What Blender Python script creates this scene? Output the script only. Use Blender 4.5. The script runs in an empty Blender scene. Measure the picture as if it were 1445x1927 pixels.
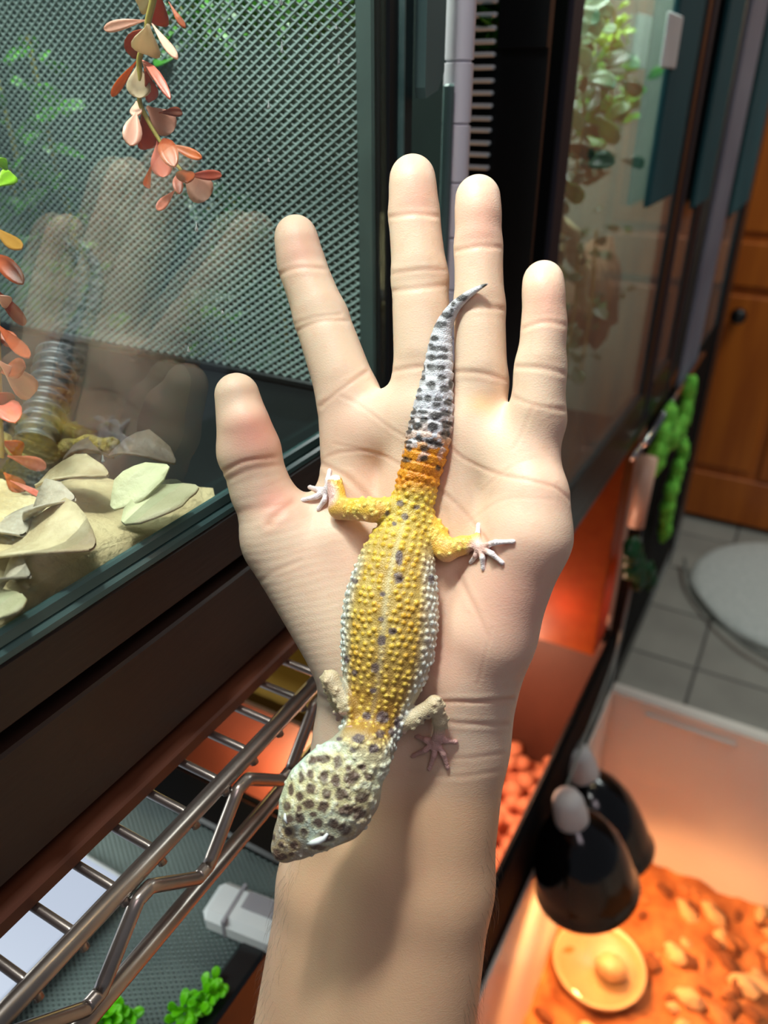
import bpy, math, random
import numpy as np
from mathutils import Vector, Matrix, kdtree

random.seed(7)
rng = np.random.default_rng(7)
SC = bpy.context.scene
COL = SC.collection
R = math.radians

# ------------------------------------------------------------------ camera
CAM_Z = 1.45                      # height of the lens over the floor
PITCH, YAW = R(28.7), R(29.1)     # looking down at the shelf, turned left into the glass
cam_data = bpy.data.cameras.new('camera')
cam = bpy.data.objects.new('camera', cam_data)
COL.objects.link(cam)
cam.location = (0, 0, CAM_Z)
cam.rotation_euler = (R(90) - PITCH, 0, YAW)
cam_data.lens = 27.05
cam_data.sensor_width = 36
cam_data.clip_start = 0.01
cam_data.dof.use_dof = True
cam_data.dof.focus_distance = 0.246
cam_data.dof.aperture_fstop = 10.5
SC.camera = cam

# ------------------------------------------------------------------ light
world = bpy.data.worlds.new('world')
SC.world = world
world.use_nodes = True
world.node_tree.nodes['Background'].inputs[0].default_value = (0.80, 0.86, 1.0, 1)
world.node_tree.nodes['Background'].inputs[1].default_value = 0.10
SC.view_settings.view_transform = 'Standard'
SC.view_settings.look = 'None'
SC.view_settings.gamma = 1.0
SC.view_settings.exposure = 0.1


def area_light(name, loc, target, size, power, color, size_y=None):
    d = bpy.data.lights.new(name, 'AREA')
    d.energy = power
    d.color = color
    d.size = size
    if size_y:
        d.shape = 'RECTANGLE'
        d.size_y = size_y
    o = bpy.data.objects.new(name, d)
    COL.objects.link(o)
    o.location = loc
    o.rotation_euler = (Vector(target) - Vector(loc)).to_track_quat('-Z', 'Y').to_euler()
    return o


def point_light(name, loc, power, color, radius):
    d = bpy.data.lights.new(name, 'POINT')
    d.energy = power
    d.color = color
    d.shadow_soft_size = radius
    o = bpy.data.objects.new(name, d)
    COL.objects.link(o)
    o.location = loc
    return o


# strip lamp assumed over the front of the glass tank: the key light of the hand
area_light('tank_strip_light', (-0.20, 0.10, 1.93), (-0.13, 0.16, 1.36), 0.05, 6.8, (1.0, 1.0, 0.96), 0.14)
# light assumed inside the tank, over the plants
area_light('tank_inner_light', (-0.36, 0.12, 1.82), (-0.36, 0.16, 1.3), 0.2, 3.0, (0.86, 1.0, 0.95), 0.3)
# added light that brightens the ivy in the gap behind the screen wall
area_light('gap_fill', (-0.36, 0.355, 1.79), (-0.36, 0.345, 1.3), 0.35, 5.0, (0.92, 1.0, 0.9), 0.05)
# soft fill added out of view, behind and above the camera
area_light('room_fill', (0.55, -0.5, 2.45), (-0.1, 0.3, 1.3), 0.5, 3.4, (1.0, 0.82, 0.88))
# unseen light added over the far end of the room
area_light('far_fill', (0.6, 2.2, 2.45), (0.3, 2.3, 0), 0.5, 14, (0.92, 1.0, 0.96))

# ------------------------------------------------------------------ materials


def lin(r, g, b):
    f = lambda c: (c / 255 / 12.92) if c / 255 <= 0.04045 else ((c / 255 + 0.055) / 1.055) ** 2.4
    return (f(r), f(g), f(b), 1.0)


def new_mat(name):
    m = bpy.data.materials.new(name)
    m.use_nodes = True
    nt = m.node_tree
    b = nt.nodes['Principled BSDF']
    return m, nt, b


def mat(name, c1, c2=None, rough=0.5, metal=0.0, scale=20.0, bump=0.0, bscale=None, spec=0.5, detail=4.0,
        trans=0.0, sss=0.0, stretch=None, emit=None, emit_s=0.0, coat=0.0):
    m, nt, b = new_mat(name)
    L = nt.links.new
    b.inputs['Roughness'].default_value = rough
    b.inputs['Metallic'].default_value = metal
    b.inputs['Specular IOR Level'].default_value = spec
    b.inputs['Coat Weight'].default_value = coat
    if trans:
        b.inputs['Transmission Weight'].default_value = trans
    if sss:
        b.inputs['Subsurface Weight'].default_value = sss
        b.inputs['Subsurface Radius'].default_value = (1.0, 0.5, 0.3)
        b.inputs['Subsurface Scale'].default_value = 0.004
    tc = nt.nodes.new('ShaderNodeTexCoord')
    mp = nt.nodes.new('ShaderNodeMapping')
    L(tc.outputs['Object'], mp.inputs['Vector'])
    if stretch:
        mp.inputs['Scale'].default_value = stretch
    n = nt.nodes.new('ShaderNodeTexNoise')
    n.inputs['Scale'].default_value = scale
    n.inputs['Detail'].default_value = detail
    L(mp.outputs['Vector'], n.inputs['Vector'])
    cr = nt.nodes.new('ShaderNodeValToRGB')
    cr.color_ramp.elements[0].position = 0.32
    cr.color_ramp.elements[1].position = 0.68
    cr.color_ramp.elements[0].color = lin(*c1)
    cr.color_ramp.elements[1].color = lin(*(c2 or c1))
    L(n.outputs['Fac'], cr.inputs['Fac'])
    L(cr.outputs['Color'], b.inputs['Base Color'])
    if bump:
        n2 = nt.nodes.new('ShaderNodeTexNoise')
        n2.inputs['Scale'].default_value = bscale or scale * 4
        n2.inputs['Detail'].default_value = 5
        L(mp.outputs['Vector'], n2.inputs['Vector'])
        bp = nt.nodes.new('ShaderNodeBump')
        bp.inputs['Strength'].default_value = bump
        bp.inputs['Distance'].default_value = 0.004
        L(n2.outputs['Fac'], bp.inputs['Height'])
        L(bp.outputs['Normal'], b.inputs['Normal'])
    if emit:
        b.inputs['Emission Color'].default_value = lin(*emit)
        b.inputs['Emission Strength'].default_value = emit_s
    return m


def leaf_mat(name, c1, c2, rough=0.35, transl=0.35):
    m = mat(name, c1, c2, rough=rough, scale=60)
    nt = m.node_tree
    b = nt.nodes['Principled BSDF']
    t = nt.nodes.new('ShaderNodeBsdfTranslucent')
    t.inputs['Color'].default_value = lin(*c2)
    mx = nt.nodes.new('ShaderNodeMixShader')
    mx.inputs[0].default_value = transl
    nt.links.new(b.outputs[0], mx.inputs[1])
    nt.links.new(t.outputs[0], mx.inputs[2])
    nt.links.new(mx.outputs[0], nt.nodes['Material Output'].inputs['Surface'])
    return m


def glass_mat(name, tint=(0.93, 0.97, 0.95), f0=0.05, rough=0.0, haze=0.0):
    """Clear pane: a see-through sheet with an angle-dependent mirror reflection and a little dust."""
    m = bpy.data.materials.new(name)
    m.use_nodes = True
    nt = m.node_tree
    nt.nodes.clear()
    L = nt.links.new
    out = nt.nodes.new('ShaderNodeOutputMaterial')
    tr = nt.nodes.new('ShaderNodeBsdfTransparent')
    tr.inputs[0].default_value = (*tint, 1)
    gl = nt.nodes.new('ShaderNodeBsdfGlossy')
    gl.inputs['Roughness'].default_value = rough
    geo = nt.nodes.new('ShaderNodeNewGeometry')
    dot = nt.nodes.new('ShaderNodeVectorMath'); dot.operation = 'DOT_PRODUCT'
    L(geo.outputs['Normal'], dot.inputs[0]); L(geo.outputs['Incoming'], dot.inputs[1])
    ab = nt.nodes.new('ShaderNodeMath'); ab.operation = 'ABSOLUTE'
    L(dot.outputs['Value'], ab.inputs[0])
    om = nt.nodes.new('ShaderNodeMath'); om.operation = 'SUBTRACT'; om.inputs[0].default_value = 1.0
    L(ab.outputs[0], om.inputs[1])
    pw = nt.nodes.new('ShaderNodeMath'); pw.operation = 'POWER'; pw.inputs[1].default_value = 5.0
    L(om.outputs[0], pw.inputs[0])
    ma = nt.nodes.new('ShaderNodeMath'); ma.operation = 'MULTIPLY_ADD'
    ma.inputs[1].default_value = 1 - f0; ma.inputs[2].default_value = f0
    L(pw.outputs[0], ma.inputs[0])
    mx = nt.nodes.new('ShaderNodeMixShader')
    L(ma.outputs[0], mx.inputs[0]); L(tr.outputs[0], mx.inputs[1]); L(gl.outputs[0], mx.inputs[2])
    last = mx
    if haze:
        di = nt.nodes.new('ShaderNodeBsdfDiffuse')
        di.inputs[0].default_value = (0.7, 0.75, 0.75, 1)
        no = nt.nodes.new('ShaderNodeTexNoise'); no.inputs['Scale'].default_value = 25; no.inputs['Detail'].default_value = 6
        mm = nt.nodes.new('ShaderNodeMath'); mm.operation = 'MULTIPLY'; mm.inputs[1].default_value = haze * 2
        L(no.outputs['Fac'], mm.inputs[0])
        m2 = nt.nodes.new('ShaderNodeMixShader')
        L(mm.outputs[0], m2.inputs[0]); L(mx.outputs[0], m2.inputs[1]); L(di.outputs[0], m2.inputs[2])
        last = m2
    L(last.outputs[0], out.inputs['Surface'])
    return m


def emit_mat(name, col, strength):
    m, nt, b = new_mat(name)
    b.inputs['Base Color'].default_value = lin(*col)
    b.inputs['Emission Color'].default_value = lin(*col)
    b.inputs['Emission Strength'].default_value = strength
    return m


M = {}
M['black'] = mat('black_plastic', (9, 12, 14), (16, 20, 22), rough=0.35, scale=8)
M['black_matte'] = mat('black_matte', (8, 8, 9), (13, 12, 13), rough=0.8, scale=8, spec=0.1)
M['teal_black'] = mat('anodised_dark_frame', (22, 38, 40), (36, 56, 58), rough=0.35, metal=0.2, scale=6, stretch=(1, 1, .1))
M['teal_grey'] = mat('grey_green_plastic', (62, 88, 88), (84, 110, 106), rough=0.5, scale=9)
M['teal_dark'] = mat('dark_teal_plastic', (22, 62, 68), (34, 78, 84), rough=0.8, spec=.2, scale=6)
M['violet_black'] = mat('violet_black_frame', (18, 14, 26), (28, 24, 38), rough=0.5, scale=9)
M['wood_dark'] = mat('dark_brown_laminate', (44, 30, 24), (56, 38, 30), rough=0.42, scale=14, stretch=(1, .12, 1), bump=0.06, bscale=500)
M['wood_brown'] = mat('brown_laminate_foot', (84, 44, 26), (104, 56, 34), rough=0.5, scale=14, stretch=(1, .2, 1))
M['wood_door'] = mat('stained_door_wood', (172, 86, 20), (200, 108, 28), rough=0.45, scale=5, stretch=(5, 5, .5), bump=0.1)
M['pole'] = mat('pale_metal_pole', (206, 204, 212), (226, 224, 232), rough=0.3, metal=0.2, scale=30, stretch=(1, 1, .1))
M['strip'] = mat('frame_highlight_strip', (96, 104, 120), (120, 128, 142), rough=0.5, scale=8)  # bluish highlight of the frame edges, put into the strip's colour
M['dry_leaf_dark'] = mat('dry_leaf_dark', (62, 52, 44), (92, 80, 66), rough=0.7, scale=60, bump=0.3)
M['slat'] = mat('slat_grey', (196, 212, 212), (212, 224, 222), rough=0.4)
M['frame_grey'] = mat('end_frame_grey', (42, 58, 58), (58, 76, 74), rough=0.5)
M['back_haze'] = mat('light_haze_backdrop', (104, 112, 100), (132, 138, 122), rough=0.8, scale=7)  # pale tone carries the hazy light in the tank's upper part
M['chip_pale'] = mat('pale_bark_chip', (222, 168, 110), (240, 194, 140), rough=0.85, scale=40, bump=0.4)
M['chip_dark'] = mat('dark_bark_chip', (110, 62, 32), (150, 90, 50), rough=0.9, scale=40, bump=0.4)
M['chrome'] = mat('worn_chrome', (150, 150, 155), (185, 182, 180), rough=0.18, metal=1.0, scale=30)
M['steel_wire'] = mat('dull_steel_wire', (140, 132, 126), (172, 162, 154), rough=0.3, metal=0.85, scale=40)
M['mesh'] = mat('grey_metal_mesh', (72, 88, 88), (112, 130, 126), rough=0.5, metal=0.1, scale=12)
M['glass'] = glass_mat('tank_glass', (0.93, 0.97, 0.95), 0.10)
M['glass_far'] = glass_mat('dusty_tank_glass', (0.9, 0.95, 0.93), 0.03, haze=0.05)
M['glass_edge'] = mat('green_glass_edge', (46, 78, 78), (100, 128, 124), rough=0.2, scale=40, stretch=(1, .15, 1))
M['sand'] = mat('pale_sand', (158, 140, 102), (200, 184, 142), rough=0.9, scale=35, bump=0.5, bscale=240)
M['dry_leaf'] = mat('dry_leaf', (150, 132, 98), (196, 182, 146), rough=0.6, scale=70, bump=0.3)
M['dry_leaf_pale'] = mat('dry_leaf_pale', (164, 164, 126), (190, 188, 150), rough=0.6, scale=60, bump=0.3)
M['dry_leaf_grey'] = mat('dry_leaf_grey', (140, 128, 112), (176, 166, 146), rough=0.6, scale=60, bump=0.3)
M['rust'] = leaf_mat('rust_leaf', (140, 58, 26), (188, 92, 48))
M['orange_leaf'] = leaf_mat('orange_leaf', (206, 88, 20), (232, 120, 40))
M['pink_leaf'] = leaf_mat('pink_leaf', (222, 160, 140), (244, 200, 178))
M['coral_leaf'] = leaf_mat('coral_leaf', (214, 104, 84), (236, 146, 126))
M['cream_leaf'] = leaf_mat('cream_leaf', (208, 188, 140), (232, 208, 176))
M['lime_leaf'] = leaf_mat('lime_leaf', (140, 190, 40), (180, 220, 80))
M['stem_leaf'] = leaf_mat('olive_leaf', (150, 104, 30), (180, 130, 50))
M['stem'] = mat('vine_stem', (140, 130, 50), (170, 150, 80), rough=0.5)
M['green'] = leaf_mat('leaf_green', (40, 110, 30), (96, 170, 50))
M['green_dark'] = leaf_mat('leaf_dark_green', (18, 62, 34), (40, 100, 56))
M['green_pale'] = leaf_mat('leaf_pale_green', (110, 160, 120), (170, 205, 165))
M['green_neon'] = leaf_mat('leaf_neon_green', (96, 196, 10), (140, 235, 30), transl=0.5)
M['moss'] = mat('moss', (80, 180, 40), (140, 225, 80), rough=0.8, scale=60, bump=0.6, bscale=200)
M['moss_stick'] = mat('mossy_bark', (84, 74, 28), (124, 108, 40), rough=0.9, scale=90, bump=1.0, bscale=260)
M['hose'] = mat('ribbed_black_hose', (34, 40, 44), (58, 66, 72), rough=0.5, scale=40)
M['bark'] = mat('brown_bark', (92, 70, 52), (130, 104, 78), rough=0.9, scale=30, bump=0.6)
M['cork'] = mat('pale_cork', (190, 176, 128), (226, 214, 170), rough=0.8, scale=60, bump=0.4)
M['back_brown'] = mat('brown_backdrop', (96, 62, 40), (120, 84, 58), rough=0.8, scale=8)
M['back_teal'] = mat('dark_teal_backdrop', (16, 34, 34), (34, 62, 58), rough=0.8, scale=7)
M['clay'] = mat('clay_ball', (204, 120, 84), (232, 156, 116), rough=0.75, scale=45, bump=0.3)
M['tub'] = mat('white_tub_plastic', (214, 206, 196), (226, 220, 210), rough=0.4, scale=4)
M['substrate'] = mat('bark_substrate', (150, 84, 40), (206, 130, 70), rough=0.9, scale=24, bump=0.8, bscale=90)
M['chip'] = mat('bark_chip', (176, 104, 54), (224, 150, 88), rough=0.85, scale=40, bump=0.4)
M['dish'] = mat('water_dish', (176, 140, 100), (196, 160, 116), rough=0.35, scale=10)
M['dome'] = mat('black_enamel_dome', (6, 5, 6), (9, 8, 9), rough=0.12, spec=0.6)
M['ceramic'] = mat('white_ceramic', (190, 186, 186), (206, 202, 200), rough=0.5)
M['tile'] = mat('floor_tile', (150, 150, 142), (170, 170, 160), rough=0.4, scale=5)
M['grout'] = mat('tile_grout', (92, 90, 86), (104, 102, 98), rough=0.9)
M['mat_white'] = mat('white_plush_mat', (206, 214, 208), (226, 232, 226), rough=0.9, scale=60, bump=0.4)
M['cable'] = mat('grey_cable', (120, 124, 118), (134, 138, 132), rough=0.6)
M['wall'] = mat('wall_paint', (96, 66, 40), (104, 72, 44), rough=0.8, scale=3)
M['wall_dark'] = mat('wall_paint_dark', (40, 36, 34), (46, 42, 38), rough=0.9, scale=3)
M['olive'] = mat('yellow_lit_board', (110, 86, 22), (130, 100, 30), rough=0.7, scale=10)
M['white_plastic'] = mat('white_plastic', (196, 204, 206), (214, 220, 220), rough=0.4)
M['label'] = mat('grey_print', (130, 130, 136), (150, 150, 156), rough=0.6)
M['orange_plastic'] = mat('orange_plastic', (226, 92, 24), (240, 110, 34), rough=0.5, scale=5)
M['brown_tub'] = mat('brown_tub_inside', (64, 36, 27), (80, 45, 33), rough=0.55, scale=4)
M['peach'] = mat('peach_plastic', (206, 164, 140), (220, 180, 156), rough=0.4, scale=5)
M['led'] = emit_mat('led_panel', (190, 202, 222), 0.85)
M['led'].node_tree.nodes['Principled BSDF'].inputs['Base Color'].default_value = (.02, .02, .02, 1)
M['heat_bulb'] = emit_mat('heat_bulb', (255, 190, 110), 12.0)
M['drop'] = mat('water_drop', (220, 230, 230), (235, 240, 240), rough=0.05, trans=0.6)

# ------------------------------------------------------------------ mesh helpers
ORIGIN = {}


class MB:
    """Collects shapes given in world coordinates and links them as ONE mesh object."""

    def __init__(self):
        self.v, self.f = [], []

    def add(self, vs, fs):
        o = len(self.v)
        self.v += [tuple(p) for p in vs]
        self.f += [tuple(i + o for i in q) for q in fs]
        return self

    def box(self, x0, x1, y0, y1, z0, z1, bev=0.0):
        if bev <= 0:
            vs = [(x, y, z) for x in (x0, x1) for y in (y0, y1) for z in (z0, z1)]
            return self.add(vs, [(0, 1, 3, 2), (4, 6, 7, 5), (0, 4, 5, 1), (2, 3, 7, 6), (0, 2, 6, 4), (1, 5, 7, 3)])
        b = min(bev, (x1 - x0) * .45, (y1 - y0) * .45, (z1 - z0) * .45)
        vs, idx = [], {}
        xs, ys, zs = (x0, x1), (y0, y1), (z0, z1)
        sg = (1, -1)
        for i in (0, 1):
            for j in (0, 1):
                for k in (0, 1):
                    for a in range(3):
                        p = [xs[i] + sg[i] * b, ys[j] + sg[j] * b, zs[k] + sg[k] * b]
                        p[a] = (xs[i], ys[j], zs[k])[a]
                        idx[(i, j, k, a)] = len(vs)
                        vs.append(tuple(p))
        fs = []
        for s in (0, 1):
            fs.append([idx[(s, j, k, 0)] for j, k in ((0, 0), (1, 0), (1, 1), (0, 1))][::(1 if s else -1)])
            fs.append([idx[(i, s, k, 1)] for i, k in ((0, 0), (1, 0), (1, 1), (0, 1))][::(-1 if s else 1)])
            fs.append([idx[(i, j, s, 2)] for i, j in ((0, 0), (1, 0), (1, 1), (0, 1))][::(1 if s else -1)])
        for s in (0, 1):
            for t in (0, 1):
                e = [idx[(s, t, 0, 0)], idx[(s, t, 0, 1)], idx[(s, t, 1, 1)], idx[(s, t, 1, 0)]]
                fs.append(e if s == t else e[::-1])
                e = [idx[(s, 0, t, 0)], idx[(s, 0, t, 2)], idx[(s, 1, t, 2)], idx[(s, 1, t, 0)]]
                fs.append(e[::-1] if s == t else e)
                e = [idx[(0, s, t, 1)], idx[(0, s, t, 2)], idx[(1, s, t, 2)], idx[(1, s, t, 1)]]
                fs.append(e if s == t else e[::-1])
        for i in (0, 1):
            for j in (0, 1):
                for k in (0, 1):
                    e = [idx[(i, j, k, a)] for a in range(3)]
                    fs.append(e if (i + j + k) % 2 else e[::-1])
        return self.add(vs, fs)

    def tube(self, path, r, n=10, cap=True):
        P = [Vector([float(x) for x in p]) for p in path]
        rs = [float(x) for x in r] if isinstance(r, (list, tuple)) else [r] * len(P)
        vs, fs = [], []
        up = None
        for i, p in enumerate(P):
            t = (P[min(i + 1, len(P) - 1)] - P[max(i - 1, 0)]).normalized()
            if up is None:
                a = Vector((0, 0, 1)) if abs(t.z) < .9 else Vector((1, 0, 0))
                up = t.cross(a).normalized()
            up = (up - t * up.dot(t)).normalized()
            w = t.cross(up)
            for k in range(n):
                an = 2 * math.pi * k / n
                vs.append(p + rs[i] * (math.cos(an) * up + math.sin(an) * w))
        for i in range(len(P) - 1):
            for k in range(n):
                a, b = i * n + k, i * n + (k + 1) % n
                fs.append((a, b, b + n, a + n))
        if cap:
            fs.append(tuple(range(n))[::-1])
            fs.append(tuple((len(P) - 1) * n + k for k in range(n)))
        return self.add(vs, fs)

    def lathe(self, prof, mtx=Matrix(), n=32):
        vs, fs = [], []
        for (r, z) in prof:
            for k in range(n):
                a = 2 * math.pi * k / n
                vs.append(mtx @ Vector((r * math.cos(a), r * math.sin(a), z)))
        for i in range(len(prof) - 1):
            for k in range(n):
                a, b = i * n + k, i * n + (k + 1) % n
                fs.append((a, b, b + n, a + n))
        return self.add(vs, fs)

    def blob(self, c, rad, seed=0, jitter=0.15, nu=10, nv=6, rot=0.0):
        rr = random.Random(seed)
        c = Vector(c)
        vs, fs = [], []
        for j in range(nv + 1):
            th = math.pi * j / nv
            for i in range(nu):
                ph = 2 * math.pi * i / nu
                s = 1 + rr.uniform(-jitter, jitter)
                p = Vector((rad[0] * math.sin(th) * math.cos(ph) * s, rad[1] * math.sin(th) * math.sin(ph) * s, rad[2] * math.cos(th) * s))
                if j in (0, nv):
                    p = Vector((0, 0, rad[2] * math.cos(th)))
                p.rotate(Matrix.Rotation(rot, 3, 'Z'))
                vs.append(c + p)
        for j in range(nv):
            for i in range(nu):
                a, b = j * nu + i, j * nu + (i + 1) % nu
                fs.append((a, a + nu, b + nu, b))
        return self.add(vs, fs)

    def leaf(self, base, tip, width, normal, curl=0.15, cup=0.2, wide_at=0.68, thick=0.0006, pointed=False, rag=0):
        """Spatulate leaf with real thickness: narrow stalk end, round outer end, midrib fold and curl."""
        base, tip = Vector(base), Vector(tip)
        ax = tip - base
        L = ax.length
        t = ax.normalized()
        nrm = Vector(normal)
        nrm = (nrm - t * nrm.dot(t)).normalized()
        s = t.cross(nrm)
        st = [0, .12, .28, .45, .62, .78, .9, .97, 1.0]
        top, vs, fs = [], [], []
        for side in (1, -1):
            for q in st:
                if q < wide_at:
                    w = .10 + .90 * math.sin(math.pi / 2 * q / wide_at) ** 1.5
                else:
                    w = math.sqrt(max(0.0, 1 - ((q - wide_at) / (1.0 - wide_at)) ** 2))
                if pointed:
                    w = math.sin(math.pi * min(1, q * .96 + .02)) ** .75 * (1 - .25 * q)
                w = max(w, .03) * width / 2 * (1 + rag * math.sin(q * 23 + L * 900))
                for e in (-1, -.5, 0, .5, 1):
                    h = curl * L * math.sin(math.pi * q * .9) + cup * abs(e) ** 1.5 * w
                    vs.append(base + t * (q * L) + s * (e * w) + nrm * (h + side * thick / 2))
        n, m = len(st), 5
        for sd in (0, 1):
            o = sd * n * m
            for i in range(n - 1):
                for k in range(m - 1):
                    q = (o + i * m + k, o + i * m + k + 1, o + (i + 1) * m + k + 1, o + (i + 1) * m + k)
                    fs.append(q if sd == 0 else q[::-1])
        o = n * m
        for i in range(n - 1):
            for k, fl in ((0, 0), (m - 1, 1)):
                q = (i * m + k, (i + 1) * m + k, o + (i + 1) * m + k, o + i * m + k)
                fs.append(q if fl == 0 else q[::-1])
        return self.add(vs, fs)

    def build(self, name, material, parent=None, smooth=False, origin=None, stuff=False):
        me = bpy.data.meshes.new(name)
        if parent is not None:
            po = Vector(ORIGIN[parent.name])
            og = po if origin is None else Vector(origin)
        else:
            og = Vector(origin) if origin is not None else Vector((0, 0, 0))
            if origin is None and self.v:
                a = np.array(self.v)
                og = Vector(((a[:, 0].min() + a[:, 0].max()) / 2, (a[:, 1].min() + a[:, 1].max()) / 2, a[:, 2].min()))
        me.from_pydata([Vector(p) - og for p in self.v], [], self.f)
        me.materials.append(material)
        if smooth:
            me.polygons.foreach_set('use_smooth', [True] * len(me.polygons))
        me.update()
        o = bpy.data.objects.new(name, me)
        COL.objects.link(o)
        if parent is not None:
            o.parent = parent
            o.location = og - po
        else:
            o.location = og
        ORIGIN[o.name] = tuple(og)
        if stuff:
            o['kind'] = 'stuff'
        return o


def tag(o, label=None, cat=None, group=None, kind=None):
    if label: o['label'] = label
    if cat: o['category'] = cat
    if group: o['group'] = group
    if kind: o['kind'] = kind
    return o


def thing(name, label, cat, loc=(0, 0, 0), group=None):
    o = bpy.data.objects.new(name, None)
    COL.objects.link(o)
    o.empty_display_size = 0.02
    o.location = loc
    ORIGIN[o.name] = tuple(loc)
    return tag(o, label, cat, group)


def auto_smooth(o, ang=40):
    me = o.data
    me.polygons.foreach_set('use_smooth', [True] * len(me.polygons))
    try:
        me.set_sharp_from_angle(angle=R(ang))
    except Exception:
        pass


# placing aids: where the sight line of an image pixel meets a chosen plane
F, CU, CV = 1448.0, 722.5, 963.5
CAMROT = cam.rotation_euler.to_matrix()
CAMPOS = Vector((0, 0, CAM_Z))


def sight(u, v):
    return CAMROT @ Vector(((u - CU) / F, -(v - CV) / F, -1.0))


def on_x(u, v, X):
    d = sight(u, v); return CAMPOS + d * (X / d.x)


def on_y(u, v, Y):
    d = sight(u, v); return CAMPOS + d * (Y / d.y)


def on_z(u, v, Z):
    d = sight(u, v); return CAMPOS + d * ((Z - CAM_Z) / d.z)

# ================================================================== IMPLICIT BODIES (hand, gecko)
# Both bodies are modelled in the camera's axes: x right, y up, z towards the lens (metres).
# Landmarks are image pixels, each unprojected at its own chosen depth.


def Zbase(u, v):
    return 0.258 - 8.7e-5 * (u - 700)


def hp(u, v, h=0.0):
    """landmark of the photograph lifted h mm out of the plane of the palm -> arm frame"""
    z = Zbase(u, v) - h * 0.001
    return np.array([(u - CU) / F * z, -(v - CV) / F * z, -z])


def px2m(u, v, h=0.0):
    return (Zbase(u, v) - h * 0.001) / F


PALM_N = np.array([-0.439, 0.0, 0.899])


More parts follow.
